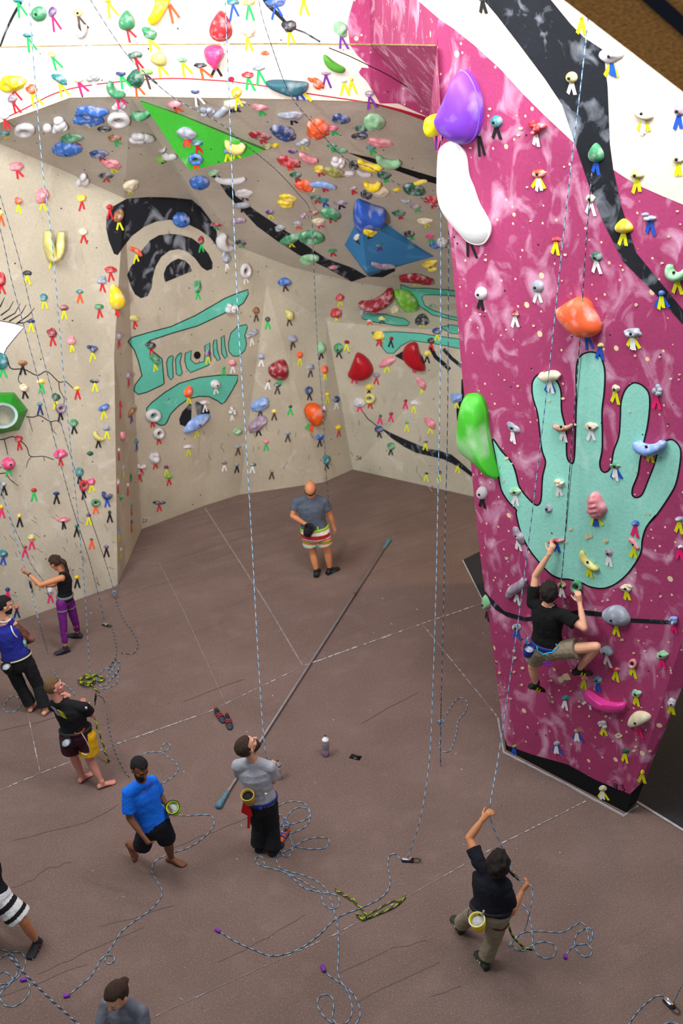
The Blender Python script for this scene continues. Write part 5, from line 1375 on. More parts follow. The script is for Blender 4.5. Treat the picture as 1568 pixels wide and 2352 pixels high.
def build_person(label, P, skin='fair', hs=1.0, scale=1.0, group=None):
    """P: joints in world space. image-left limbs are a, image-right limbs are b."""
    bm = bmesh.new(); s = scale
    lr = (P['sb'] - P['sa']); lrn = lr.normalized(); hip = (P['hb'] - P['ha']); hn = hip.normalized()
    pel = (P['ha'] + P['hb']) / 2; chest = (P['sa'] + P['sb']) / 2; neck = P['neck']; up = (chest - pel).normalized()
    fdir = P['face'].normalized()
    def torso(b, g=0.0, lo=-.06, hi=1.02, wa=1.0):
        R_ = []
        for t, rx, ry in ((lo, .145, .105), (.10, .172, .12), (.25, .165, .115), (.42, .145, .105), (.60, .155, .112), (.78, .172, .118), (.92, .175, .10), (hi, .13, .075), (hi + .08, .07, .06)):
            c = pel.lerp(chest, t); x = hn.lerp(lrn, max(0, min(1, t))); x = (x - up * x.dot(up)).normalized(); y = up.cross(x)
            ww = wa if .3 < t < .7 else 1
            R_.append(ringpts(c, x, y, (rx * s * ww * P.get('bw', 1) + g), (ry * s * ww * P.get('bd', 1) + g), 22))
        loft(b, R_)
    torso(bm)
    hc = P['head']; hu = P.get('hup', None)
    if hu is None: hu = (hc - neck).normalized()
    hu = (hu - fdir * hu.dot(fdir)).normalized(); hr = fdir.cross(hu).normalized(); H = hs * s
    ell(bm, hc + hu * .02 * H - fdir * .012 * H, hr, fdir, hu, .076 * H, .098 * H, .098 * H)
    ell(bm, hc - hu * .045 * H + fdir * .028 * H, hr, fdir, hu, .056 * H, .064 * H, .070 * H)
    ell(bm, hc - hu * .098 * H + fdir * .062 * H, hr, fdir, hu, .024 * H, .022 * H, .018 * H)
    cone(bm, hc + hu * .012 * H + fdir * .088 * H, hc - hu * .030 * H + fdir * .108 * H, .008 * H, .015 * H)
    ell(bm, hc + hu * .024 * H + fdir * .078 * H, hr, fdir, hu, .055 * H, .014 * H, .010 * H)
    for sgn in (-1, 1): ell(bm, hc + hr * sgn * .078 * H - hu * .008 * H - fdir * .005 * H, hr, fdir, hu, .010 * H, .018 * H, .030 * H); ell(bm, hc + hr * sgn * .042 * H - hu * .02 * H + fdir * .06 * H, hr, fdir, hu, .022 * H, .02 * H, .022 * H)
    nb = hc - hu * .05 * H - fdir * .03 * H
    cone(bm, neck - up * .03, nb, .062 * s, .056 * s)
    cone(bm, neck - up * .03 + lrn * .02, P['sb'] - up * .01, .055 * s, .055 * s); cone(bm, neck - up * .03, P['sa'] - up * .01, .055 * s, .055 * s)
    for k in 'ab':
        A, B, C = P['s'+k], P['e'+k], P['w'+k]
        cone(bm, A, B, .054 * s, .040 * s, bulge=.004); cone(bm, B, C, .042 * s, .027 * s, bulge=.006)
        hd = P.get('hd'+k) or (C - B); pn = P.get('pn'+k) or (fdir * .6 - lrn * (1 if k == 'b' else -1) * .6)
        # thumb side: image-left hand of a figure seen from behind is its left hand
        handmesh(bm, C, hd, pn, P.get('th'+k, 1), P.get('curl'+k, .7), s)
        A, B, C = P['h'+k], P['k'+k], P['f'+k]
        cone(bm, A, B, .085 * s, .058 * s); cone(bm, B, C, .056 * s, .036 * s, bulge=.010)
        footmesh(bm, C, P['d'+k], s, up=P.get('u'+k, Vector((0, 0, 1))))
    fa = P['fa']; fb = P['fb']; base = Vector(((fa.x + fb.x) / 2, (fa.y + fb.y) / 2, P.get('base', 0)))
    o = remesh('person', bm, P.get('skinmats', [SKIN[skin], LIP]), vox=.0075, smooth=2, paint=P.get('skinpaint'), origin=base)
    tag(o, label, 'person', group)
    for sgn in (-1, 1):
        b = bmesh.new(); ell(b, hc + hr * sgn * .031 * H + hu * .010 * H + fdir * .082 * H - base, hr, fdir, hu, .012 * H, .008 * H, .006 * H); bm_obj('eye', b, mat('eye_dark', '1c1410', .3), o)
    b = bmesh.new(); ell(b, hc - hu * .062 * H + fdir * .090 * H - base, hr, fdir, hu, .022 * H, .007 * H, .007 * H); bm_obj('mouth', b, LIP, o)
    ctx = dict(o=o, base=base, P=P, up=up, lrn=lrn, hn=hn, pel=pel, chest=chest, hc=hc, hu=hu, hr=hr, fdir=fdir, H=H, s=s, torso=torso, neck=neck)
    return ctx
def hair(X, m, style='short', thick=.014, fuzz=.010, low=-.55):
    hc, hu, hr, f, H = X['hc'], X['hu'], X['hr'], X['fdir'], X['H']; b = bmesh.new()
    bmesh.ops.create_icosphere(b, subdivisions=4, radius=1)
    rx, ry, rz = .076 * H + thick, .098 * H + thick, .098 * H + thick; dele = []
    for v in b.verts:
        x, y, z = v.co; lim = .28 + .9 * max(0, z)      # hairline: forehead stays bare, nape covered
        keep = (y < .25 and z > low - .1 * (y < -.3)) or (z > .42)
        if style == 'fringe': keep = keep or (y > .2 and z > .2)
        if style == 'balding': keep = (z < .35 and z > low and y < .3)
        if abs(x) > .80 and y > -.15 and z < .0: keep = False
        if not keep: dele.append(v)
    bmesh.ops.delete(b, geom=dele, context='VERTS')
    c = hc + hu * .02 * H - f * .012 * H - X['base']
    for v in b.verts:
        x, y, z = v.co; k = 1 + fuzz / .08 * noise.noise(Vector((x, y, z)) * 3.2 + Vector((H * 77, 0, 0))) + (fuzz / .16) * noise.noise(Vector((x, y, z)) * 9)
        v.co = c + hr * x * rx * k + f * y * ry * k + hu * z * rz * k
    r = bmesh.ops.extrude_face_region(b, geom=b.faces[:])
    for e in r['geom']:
        if isinstance(e, bmesh.types.BMVert): e.co = c + (e.co - c) * .86
    return bm_obj('hair', b, m, X['o'])
def beard(X, m):
    hc, hu, hr, f, H = X['hc'], X['hu'], X['hr'], X['fdir'], X['H']; b = bmesh.new()
    ell(b, hc - hu * .072 * H + f * .040 * H, hr, f, hu, .061 * H, .062 * H, .052 * H); ell(b, hc - hu * .11 * H + f * .066 * H, hr, f, hu, .030 * H, .030 * H, .030 * H)
    return remesh('beard', b, m, vox=.007, smooth=1, origin=X['base'], parent=X['o'], fuzz=.004)
def shirt(X, m, sleeve=.55, g=.016, lo=.02, hi=1.0, name='t_shirt', vneck=False, tank=False, paint=None, mats=None):
    b = bmesh.new(); P = X['P']; s = X['s']; X['torso'](b, g + .004, lo=lo, hi=hi)
    if not tank:
        for k in 'ab': cone(b, X['neck'] - X['up'] * .045, P['s'+k] - X['up'] * .012, .058 * s + g, .056 * s + g)
    for k in 'ab':
        A, B = P['s'+k], P['e'+k]
        if tank: cone(b, A.lerp(X['neck'], .5), A.lerp(X['chest'], .2) - X['up'] * .05, .055 * s + g * .5, .07 * s)
        else: cone(b, A, A.lerp(B, sleeve), .052 * s + g, .053 * s + g * 1.4, cap1=False)
    return remesh(name, b, mats or m, vox=.010, smooth=3, origin=X['base'], parent=X['o'], paint=paint, fuzz=.006)
def pants(X, m, fr=2.0, g=.012, name='trousers', flare=0.0, mats=None, paint=None, top=.22, fra=None):
    b = bmesh.new(); P = X['P']; s = X['s']; pel, chest = X['pel'], X['chest']; R_ = []
    for t, rx, ry in ((-.16, .10, .09), (-.06, .155, .115), (.08, .176, .126), (top, .160, .116)):
        c = pel.lerp(chest, t); x = (X['hn'] - X['up'] * X['hn'].dot(X['up'])).normalized(); y = X['up'].cross(x)
        R_.append(ringpts(c, x, y, rx * s * P.get('bw', 1) + g, ry * s * P.get('bd', 1) + g, 22))
    loft(b, R_)
    for k in 'ab':
        A, B, C = P['h'+k], P['k'+k], P['f'+k]; f = (fra if (fra is not None and k == 'a') else fr)
        t1 = min(1, f); e = A.lerp(B, t1); r1 = .088 * s + g; r2 = (.088 + (.060 - .088) * t1) * s + g * 1.5 + (flare if f <= 1 else 0)
        cone(b, A, e, r1, r2, cap1=f > 1)
        if f > 1: t2 = f - 1; cone(b, B, B.lerp(C, t2), .060 * s + g * 1.3, (.060 - .020 * t2) * s + g * 1.5 + flare, cap1=False)
    return remesh(name, b, mats or m, vox=.010, smooth=3, origin=X['base'], parent=X['o'], paint=paint, fuzz=.006)
def shoes(X, m, fuzz=0, keys='ab', trim=None):
    for k in keys:
        b = bmesh.new(); P = X['P']; footmesh(b, P['f'+k], P['d'+k], X['s'], up=P.get('u'+k, Vector((0, 0, 1))), shoe=.009)
        sh = remesh('climbing_shoe', b, m, vox=.008, smooth=2, origin=X['base'], parent=X['o'])
        if trim:
            d = P['d'+k].normalized(); up_ = P.get('u'+k, Vector((0, 0, 1))); sd = d.cross(up_).normalized(); up_ = sd.cross(d).normalized()
            for q in (.02, .07):
                b = bmesh.new(); a = P['f'+k] + d * q - up_ * (.010 + q * .25); loft(b, [ringpts(a + d * z - up_ * .035, sd, up_, .058, .046, 16) for z in (-.011, .011)]); 
                bm_obj('strap', b, trim, sh).location = -X['base']
def band(X, m, t=.10, h=.045, g=.030, name='harness_belt'):
    P = X['P']; s = X['s']; pel, chest = X['pel'], X['chest']; x = (X['hn'] - X['up'] * X['hn'].dot(X['up'])).normalized(); y = X['up'].cross(x); b = bmesh.new()
    c = pel.lerp(chest, t) - X['base']
    loft(b, [ringpts(c + X['up'] * z, x, y, .168 * s * P.get('bw', 1) + gg, .120 * s * P.get('bd', 1) + gg, 28) for z, gg in ((-h/2, g - .008), (-h/2 + .006, g), (h/2 - .006, g), (h/2, g - .008))])
    return bm_obj(name, b, m, X['o'])
def legloop(X, m, k, t=.28, h=.04, g=.020):
    P = X['P']; A, B = P['h'+k], P['k'+k]; d = (B - A).normalized(); u = d.orthogonal().normalized(); v = d.cross(u); b = bmesh.new(); r = (.086 - .028 * t) * X['s'] + g; c = A.lerp(B, t) - X['base']
    loft(b, [ringpts(c + d * z, u, v, rr_, rr_, 24) for z, rr_ in ((-h/2, r - .006), (-h/2 + .006, r), (h/2 - .006, r), (h/2, r - .006))])
    return bm_obj('leg_loop', b, m, X['o'])
def chalkbag(X, pos, m, rimm, inner, tilt=Vector((0, 0, 1)), r=.062, h=.14):
    """open pouch hanging from the harness"""
    t = tilt.normalized(); u = t.orthogonal().normalized(); v = t.cross(u); c = pos - X['base']; b = bmesh.new()
    rs_ = [(-h, r*.55), (-h*.93, r*.82), (-h*.5, r*.98), (0, r), (0, r*.86), (-h*.35, r*.8)]
    V = [[b.verts.new(q) for q in ringpts(c + t * z, u, v, q_, q_, 20)] for z, q_ in rs_]
    for a_, b_ in zip(V, V[1:]):
        for i in range(20): b.faces.new((a_[i], a_[(i+1) % 20], b_[(i+1) % 20], b_[i]))
    b.faces.new(V[0][::-1]); o = bm_obj('chalk_bag', b, m, X['o'])
    b = bmesh.new(); loft(b, [ringpts(c + t * z, u, v, r*.84, r*.84, 20) for z in (-h*.30, -h*.22)]); bm_obj('fleece_lining', b, inner, o)
    b = bmesh.new(); seg = [c + u * math.cos(R(18*i)) * r + v * math.sin(R(18*i)) * r for i in range(21)]
    tube(b, seg, .006, 6); bm_obj('rim', b, rimm, o); return o
def tube(b, pts, r, n=6, mi=None):
    V = []
    for i, p in enumerate(pts):
        a = pts[max(0, i-1)]; c = pts[min(len(pts)-1, i+1)]; t = (c - a).normalized() if (c - a).length > 1e-6 else Vector((0, 0, 1))
        u = Vector((0, 0, 1)).cross(t)
        if u.length < .1: u = Vector((0, 1, 0)).cross(t)
        u.normalize(); v = t.cross(u); rr_ = r(i) if callable(r) else r
        V.append([b.verts.new(p + (u * math.cos(2*math.pi*k/n) + v * math.sin(2*math.pi*k/n)) * rr_) for k in range(n)])
    for i in range(len(V)-1):
        for k in range(n):
            f = b.faces.new((V[i][k], V[i][(k+1) % n], V[i+1][(k+1) % n], V[i+1][k]))
            if mi: f.material_index = mi(i, k)
    b.faces.new(V[0][::-1]); b.faces.new(V[-1])
def loopband(X, pts, r, m, name): b = bmesh.new(); tube(b, [p - X['base'] for p in pts], r, 6); return bm_obj(name, b, m, X['o'])
def boxpart(X, c, ax, ay, az, sx, sy, sz, m, name):
    b = bmesh.new(); mm = Matrix(((ax.x*sx, ay.x*sy, az.x*sz, 0), (ax.y*sx, ay.y*sy, az.y*sz, 0), (ax.z*sx, ay.z*sy, az.z*sz, 0), (0, 0, 0, 1))); mm.translation = c - X['base']
    bmesh.ops.create_cube(b, size=1, matrix=mm); bmesh.ops.bevel(b, geom=b.edges[:], offset=min(sx, sy, sz) * .25, segments=2, affect='EDGES'); return bm_obj(name, b, m, X['o'])
def joints(zf, Y0, T, wall=False):
    """T: name -> (zoom x, zoom y, depth offset); ankles with third value None stand on the floor"""
    P = {}
    for k, v in T.items():
        if len(v) == 3 and not isinstance(v, Vector):
            (x, y), = zf((v[0], v[1])); P[k] = hz(x, y, .088) if v[2] is None else at(x, y, (onplane(x, y, _a, TN).y if wall else Y0) + v[2])
        else: P[k] = v
    return P
def report(n, P):
    s_ = ' '.join('%s %.2f' % (a+b, (P[a]-P[b]).length) for a, b in (('sa','sb'),('sa','ea'),('ea','wa'),('sb','eb'),('eb','wb'),('ha','ka'),('ka','fa'),('hb','kb'),('kb','fb'),('head','neck'),('neck','ha')))
    print('FIG', n, s_, 'pelZ %.2f headZ %.2f' % (P['ha'].z, P['head'].z))
BLK = mat('black_cloth', '0e0f13', .9, noise_amt=.2, scale=20); DKN = mat('charcoal_trousers', '15181c', .9, noise_amt=.2, scale=20); NVY = mat('dark_navy_cloth', '10131f', .9, noise_amt=.15)
GRYW = mat('grey_webbing', '6d7078', .8); BLKW = mat('black_webbing', '1a1c22', .8); FLE = mat('chalky_fleece', 'a8acb6', .95, chalk=.5, scale=30); SILV = mat('polished_metal', 'c8ccd4', .25, metal=.9); CHB = mat('chalk_bag_black', '15171c', .85)
HB = mat('hair_dark_brown', '1d130e', .6, noise_amt=.4, scale=40, bump=.8); HK = mat('hair_black', '0c0b0c', .6, noise_amt=.3, scale=40, bump=.8); HBL = mat('hair_sandy', '6b5230', .7, noise_amt=.3, scale=40, bump=.8); HBR = mat('hair_brown', '382418', .55, noise_amt=.3, scale=40, bump=.8)
V3 = Vector
# ---- bald man with striped shorts, seen from behind
zf = ZM(640, 1090, 9.41); Y0 = hz(732, 1314, .05).y
P = joints(zf, Y0, dict(head=(680,290,-.08), neck=(695,455,0), sa=(385,575,0), sb=(985,575,0), ea=(300,890,-.06), wa=(590,1080,-.14), eb=(1105,880,.05), wb=(1185,1110,.08),
    ha=(660,1300,0), hb=(930,1290,0), ka=(735,1690,.03), kb=(1050,1660,.03), fa=(815,2090,None), fb=(1105,2040,None)))
P.update(face=V3((.02,.62,.78)), da=V3((.1,1,0)), db=V3((.75,.8,0)), bw=1.16, bd=1.2, hda=V3((.3,.1,-.5)), pna=V3((0,1,0)), curla=.5, curlb=.5, tha=1, pnb=V3((-1,.3,0)), thb=1)
report('bald', P)
X = build_person('bald man in grey t-shirt and striped shorts, hand in his chalk bag', P, 'tan', hs=1.12, scale=1.12)
hair(X, HB, 'balding', .004, .003, low=-.75); beard(X, HBR)
shirt(X, mat('slate_grey_shirt', '4b5563', .9, noise_amt=.1, scale=14), sleeve=.60, lo=.16)
SM = [mat('shorts_pale_aqua', 'a8c4b4'), mat('shorts_orange', 'd8501c'), mat('shorts_olive', '7a8a2a'), mat('shorts_crimson', 'b02030'), mat('shorts_white', 'd8d4cc')]
zt, zb = P['ha'].z + .10, P['ka'].lerp(P['ha'], .5).z
def stripes(p):
    f = (zt - p.z) / (zt - zb); return 4 if f < .12 else 3 if f < .42 else 4 if f < .48 else 1 if f < .58 else 0 if f < .62 else 2 if f < .76 else 1 if f < .82 else 0
pants(X, None, fr=.52, g=.03, name='shorts', mats=SM, paint=stripes, flare=.02)
shoes(X, mat('black_rubber_shoe', '0e1012', .6), trim=mat('teal_strap', '2a6a70'))
LIM = mat('lime_webbing', '8fbe1e', .8); band(X, LIM, .22, .045, .030); legloop(X, BLKW, 'a', .2); legloop(X, BLKW, 'b', .2)
chalkbag(X, at(*zf((660,1130))[0], Y0 - .26), CHB, BLKW, CHB, tilt=V3((.25,-.3,1)), r=.085, h=.2)
boxpart(X, at(*zf((1065,1230))[0], Y0 - .02), V3((1,0,0)), V3((0,1,0)), V3((0,0,1)), .03, .03, .09, LIM, 'carabiner')
loopband(X, [at(*zf(q)[0], Y0 - .17) for q in ((845,1130),(850,1240),(840,1350))], .010, LIM, 'gear_strap')
boxpart(X, at(*zf((500,1230))[0], Y0 - .05), V3((1,0,0)), V3((0,1,0)), V3((0,0,1)), .025, .03, .18, mat('purple_sling', '4a4a86'), 'quickdraw')
# ---- woman with purple leggings
zf = ZM(0, 1260, 7.467); Y0 = hz(160, 1480, .05).y
P = joints(zf, Y0, dict(head=(950,245,.03), neck=(1080,395,.02), sa=(1060,500,-.10), sb=(1150,450,.24), ea=(690,625,-.25), wa=(480,430,-.10), eb=(930,620,.36), wb=(800,640,.30),
    ha=(1050,925,-.05), hb=(1180,890,.14), ka=(1085,1300,-.10), kb=(1280,1220,.2), fa=(1120,1700,None), fb=(1335,1450,None)))
P.update(face=V3((-.75,.35,-.55)), hup=V3((-.4,.2,.8)), da=V3((-.8,-.35,0)), db=V3((-.9,.25,0)), bw=.84, bd=.9, hda=V3((-.6,.0,.5)), pna=V3((.3,1,.2)), curla=.8, curlb=.9)
report('purple', P)
X = build_person('woman in black tank top and purple leggings feeding a belay rope', P, 'tan', hs=1.08, scale=.93)
hair(X, HBR, 'short', .016, .008); b = bmesh.new()
ell(b, P['head'] + V3((0,-.0,.0)) - X['fdir'] * .11 + X['hu'] * .05, V3((1,0,0)), V3((0,1,0)), V3((0,0,1)), .045, .045, .045)
q = [P['head'] - X['fdir']*.10 + X['hu']*.04, P['head'] - X['fdir']*.17 - X['hu']*.05, P['neck'] - X['fdir']*.10 - X['up']*.02, P['neck'] - X['fdir']*.11 - X['up']*.16]
for i in range(3): cone(b, q[i], q[i+1], (.035, .036, .030)[i], (.036, .030, .010)[i])
remesh('ponytail', b, HBR, vox=.008, origin=X['base'], parent=X['o'], fuzz=.01)
shirt(X, BLK, tank=True, lo=.02, g=.012, name='tank_top')
pants(X, mat('purple_leggings', '6a1676', .7, noise_amt=.12, scale=12), fr=1.78, g=.006, name='leggings')
band(X, GRYW, .24, .045, .026); legloop(X, GRYW, 'a', .35, .03, .014); legloop(X, GRYW, 'b', .3, .03, .014); shoes(X, mat('grey_violet_shoe', '2c2834', .7), trim=BLKW)
b = bmesh.new(); d = (P['wa']-P['ea']).normalized(); u = d.orthogonal().normalized(); loft(b, [ringpts(P['wa'] - d*(.03+z) - X['base'], u, d.cross(u), .036, .036, 16) for z in (-.008, .008)]); bm_obj('wristband', b, BLKW, X['o'])
# ---- man in blue tank top
zf = ZM(0, 1260, 7.467); Y0 = hz(80, 1625, .05).y
z2f = ZM(0, 1360, 5.114)
def mj(d1, d2): r_ = joints(zf, Y0, d1); r_.update(joints(z2f, Y0, d2)); return r_
P = mj(dict(head=(70,965,0), neck=(45,1150,.0), sa=(-140,1330,0), sb=(285,1340,.02), ea=(-230,1620,.05), wa=(60,1640,.28), eb=(545,1560,.04), wb=(330,1650,.32)),
    dict(ha=(125,850,0), hb=(320,830,.03), ka=(235,1100,.04), kb=(440,1080,.05), fa=(365,1330,None), fb=(530,1370,None)))
P.update(face=V3((.85,.45,-.15)), hup=V3((0,0,1)), da=V3((.25,1,0)), db=V3((.4,1,0)), bw=1.08, curla=.9, curlb=.9, pnb=V3((-.3,-1,0)), pna=V3((.3,-1,0)))
TAT = mat('tattooed_skin', '6e463a', .55, noise_amt=.75, scale=11)
sb_, eb_ = P['sb'], P['eb']
P['skinmats'] = [SKIN['fair'], TAT]; P['skinpaint'] = lambda p: 1 if (p - eb_).length < .36 and p.x > sb_.x - .07 and p.z < sb_.z + .06 and p.z > eb_.z - .15 else 0
report('tank', P)
X = build_person('tattooed bearded man in blue tank top with white trim, arms folded', P, 'fair', hs=1.12, scale=1.06)
hair(X, HK, 'short', .010, .004); beard(X, HK)
X['P']['tank'] = 1
shirt(X, mat('royal_blue_tank', '222a8e', .85, noise_amt=.12, scale=10), tank=True, lo=.02, g=.014, name='tank_top')
WT = mat('white_trim', 'd8dce0')
yd = X['up'].cross(X['lrn']).normalized()
for sg_, S_ in ((-1, P['sa']), (1, P['sb'])):
    c_ = S_ - X['lrn'] * sg_ * .035 - X['up'] * .045
    loopband(X, [c_ + X['up'] * (.118 * math.cos(a)) + yd * (.122 * math.sin(a)) - X['lrn'] * sg_ * .02 * math.cos(a) for a in [k*.3 for k in range(22)]], .011, WT, 'armhole_trim')
loopband(X, [P['neck'] - X['up'] * .035 + X['lrn'] * (.105 * math.cos(a)) + yd * (.095 * math.sin(a)) - X['up'] * (.02 * abs(math.sin(a))) for a in [k*.3 for k in range(22)]], .011, WT, 'neckline_trim')
pants(X, DKN, fr=1.93, g=.02, flare=.02)
band(X, BLKW, .20, .04, .034); band(X, mat('cream_belt_pad', 'c8c8a8'), .20, .028, .040, 'belt_pad'); legloop(X, BLKW, 'a'); legloop(X, BLKW, 'b')
chalkbag(X, at(*z2f((68,868))[0], Y0 - .24), CHB, BLKW, FLE, tilt=V3((-.1,-.5,1)), r=.075, h=.16)
boxpart(X, at(*z2f((280,600))[0], Y0 + .02), V3((1,0,0)), V3((0,1,0)), V3((0,0,1)), .08, .05, .13, mat('pale_print_cloth', '8fb8ac', chalk=.3, scale=30), 'held_cloth')
# ---- man in black shirt and maroon-yellow shorts
zf = z2f; Y0 = hz(205, 1795, .05).y
P = joints(zf, Y0, dict(head=(640,1110,.0), neck=(690,1270,0), sa=(620,1330,.02), sb=(985,1350,-.05), ea=(760,1330,.42), wa=(800,1215,.26), eb=(1080,1440,.08), wb=(1000,1340,.32),
    ha=(800,1700,0), hb=(1020,1690,0), ka=(855,1900,.08), kb=(1050,1960,.0), fa=(965,2160,None), fb=(1195,2235,None)))
P.update(face=V3((.88,.30,.25)), hup=V3((-.3,-.1,.95)), da=V3((.55,.8,0)), db=V3((.9,.6,0)), bw=1.08, hda=V3((-.4,-.1,.3)), pna=V3((-1,0,0)), curla=.9, curlb=.9)
report('yellow', P)
X = build_person('barefoot man in black printed t-shirt and maroon and yellow shorts', P, 'pink', hs=1.12, scale=1.02)
hair(X, HBL, 'short', .008, .004); 
shirt(X, BLK, sleeve=.62, lo=.10, g=.02)
SH2 = [mat('maroon_shorts', '3a1020', .85), mat('golden_yellow_panel', 'e0b010', .8)]
hb_, kb_ = P['hb'], P['kb']
pants(X, None, fr=.72, g=.035, name='shorts', mats=SH2, flare=.02, paint=lambda p: 1 if ((p.x > hb_.x + .035 and p.z < hb_.z + .1 and p.y < hb_.y + .06) or (p.z < kb_.z + .20 and p.x > hb_.x - .12)) else 0)
loopband(X, [at(*zf(q)[0], Y0 + dy) for q, dy in (((950,1640),-.18), ((1010,1740),-.17), ((1050,1830),-.15), ((1060,1890),-.12), ((1010,1915),-.14), ((960,1890),-.16))], .006, WT, 'piping')
band(X, mat('dark_olive_webbing', '23261f'), .26, .035, .040); legloop(X, GRYW, 'b', .35, .03, .03)
loopband(X, [at(*zf(q)[0], Y0 - .19) for q in ((875,1650),(890,1665),(930,1655),(960,1640),(1000,1600),(975,1605))], .006, mat('orange_gear_loop', 'd8481c'), 'gear_loop')
chalkbag(X, at(*zf((770,1760))[0], Y0 - .22), CHB, BLKW, FLE, tilt=V3((-.2,-.6,1)), r=.075, h=.15)
YL = mat('yellow_print', 'b8b018'); WPR = mat('grey_print', '8a9098')
for i in range(5):   # printed lines on the back of the shirt
    a = at(*zf((600 + 16*i, 1345 + 22*i))[0], Y0 - .155); c_ = at(*zf((745 + 10*i, 1420 + 17*i))[0], Y0 - .155)
    for k_, (q0, q1, m_) in enumerate(((a, a.lerp(c_, .42), WPR), (a.lerp(c_, .5), c_, YL))): loopband(X, [q0, q0.lerp(q1, .5), q1], .0045, m_, 'shirt_print')
boxpart(X, at(*zf((1012,1362))[0], Y0 - .11), V3((1,0,0)), V3((0,1,0)), V3((0,0,1)), .03, .006, .04, WT, 'sleeve_logo')
# ---- man in bright blue t-shirt walking
zf = ZM(250, 1720, 6.03); Y0 = hz(365, 1975, .05).y - .28
P = joints(zf, Y0, dict(head=(425,265,-.10), neck=(455,430,0), sa=(265,600,-.10), sb=(590,450,.14), ea=(285,950,-.16), wa=(480,1215,-.28), eb=(700,640,.20), wb=(795,775,.10),
    ha=(520,1130,-.02), hb=(740,1080,.03), ka=(450,1375,.12), kb=(815,1290,.10), fa=(270,1310,.40), fb=(860,1490,None)))
P['fa'] = hz(*zf((270,1330))[0], .20)
P.update(face=V3((.60,-.72,-.35)), hup=V3((0.1,0,1)), da=V3((.25,-.1,-.95)), ua=V3((-.6,.75,.1)), db=V3((.9,-.45,0)), bw=1.02, hda=V3((.5,-.3,-.6)), pna=V3((.5,.6,0)), curla=1.3, curlb=1.0, tha=-1)
report('blue', P)
X = build_person('barefoot man in bright blue t-shirt and black shorts walking past', P, 'brown', hs=1.12, scale=1.05)
hair(X, HK, 'short', .008, .003); beard(X, HK)
shirt(X, mat('azure_shirt', '0a6ee8', .85, noise_amt=.08, scale=6), sleeve=.78, lo=-.04, g=.022)
for q in ([(450,620),(480,590),(500,610),(470,640)], [(510,580),(530,540),(550,560),(530,590)], [(560,520),(590,450),(600,500)]):
    loopband(X, [at(*zf(p_)[0], Y0 - .20) for p_ in q], .004, mat('red_shirt_print', '8a2a5a'), 'shirt_print')
pants(X, NVY, fr=.80, fra=.85, g=.024, name='shorts', flare=.015)
chalkbag(X, at(*zf((880,810))[0], Y0 + .02), mat('neon_chalk_bag', 'b8e010', .7), BLKW, FLE, tilt=V3((-.1,-.7,1)), r=.085, h=.16)
# ---- man in grey t-shirt looking up
zf = ZM(480, 1620, 5.227); Y0 = hz(612, 1938, .05).y - .12
P = joints(zf, Y0, dict(head=(455,490,-.14), neck=(530,650,-.08), sa=(345,720,-.07), sb=(725,740,-.07), ea=(400,860,.30), wa=(620,790,.42), eb=(775,905,.05), wb=(795,780,.22),
    ha=(545,1190,0), hb=(720,1190,0), ka=(600,1440,.05), kb=(755,1450,.05), fa=(600,1668,None), fb=(770,1715,None)))
P.update(face=V3((.62,.42,.62)), hup=V3((-.5,-.4,.8)), da=V3((.2,1,0)), db=V3((.5,.9,0)), curla=1.1, curlb=1.1, pnb=V3((-1,.2,0)), pna=V3((1,0,0)))
report('grey', P)
X = build_person('bearded belayer in grey t-shirt and black trousers looking up', P, 'fair', hs=1.22, scale=1.04)
hair(X, HBR, 'short', .012, .005); beard(X, HBR)
shirt(X, mat('heather_grey_shirt', 'a9abb6', .9, noise_amt=.08, scale=8), sleeve=.66, lo=.12, g=.024)
pants(X, DKN, fr=1.97, g=.024, flare=.03); shoes(X, BLKW)
NB = mat('navy_harness', '1c2c78', .7); band(X, NB, .18, .05, .04); legloop(X, GRYW, 'b', .40, .05, .022); legloop(X, GRYW, 'a', .40, .05, .022)
chalkbag(X, at(*zf((460,1075))[0], Y0 - .26), mat('mustard_chalk_bag', 'a8862e', .8), mat('tan_rim', 'b8a050'), CHB, tilt=V3((-.1,-.45,1)), r=.08, h=.19)
b = bmesh.new(); q = [at(*zf(p_)[0], Y0 - .18) - X['base'] for p_ in ((410,1160),(500,1260),(520,1340),(500,1330),(490,1475),(458,1480),(460,1325),(385,1285))]
a_ = [b.verts.new(p_) for p_ in q]; c_ = [b.verts.new(p_ + V3((0, .03, 0))) for p_ in q]; b.faces.new(a_); b.faces.new(c_[::-1])
for i in range(8): b.faces.new((a_[i], a_[(i+1) % 8], c_[(i+1) % 8], c_[i]))
bm_obj('red_cloth', b, mat('red_rag', 'c01018', .9), X['o'], smooth=False)
boxpart(X, at(*zf((682,1065))[0], Y0 - .17), V3((1,0,0)), V3((0,1,0)), V3((0,0,1)), .035, .02, .035, mat('pale_yellow_disc', 'e8e8b0'), 'harness_badge')
boxpart(X, at(*zf((615,1235))[0], Y0 - .17), V3((1,0,0)), V3((0,1,0)), V3((0,0,1)), .05, .03, .05, mat('blue_carabiner', '1848c8', .4), 'carabiner')
boxpart(X, at(*zf((790,705))[0], Y0 + .26), V3((1,0,0)), V3((0,1,0)), V3((0,0,1)), .05, .04, .08, SILV, 'belay_device')
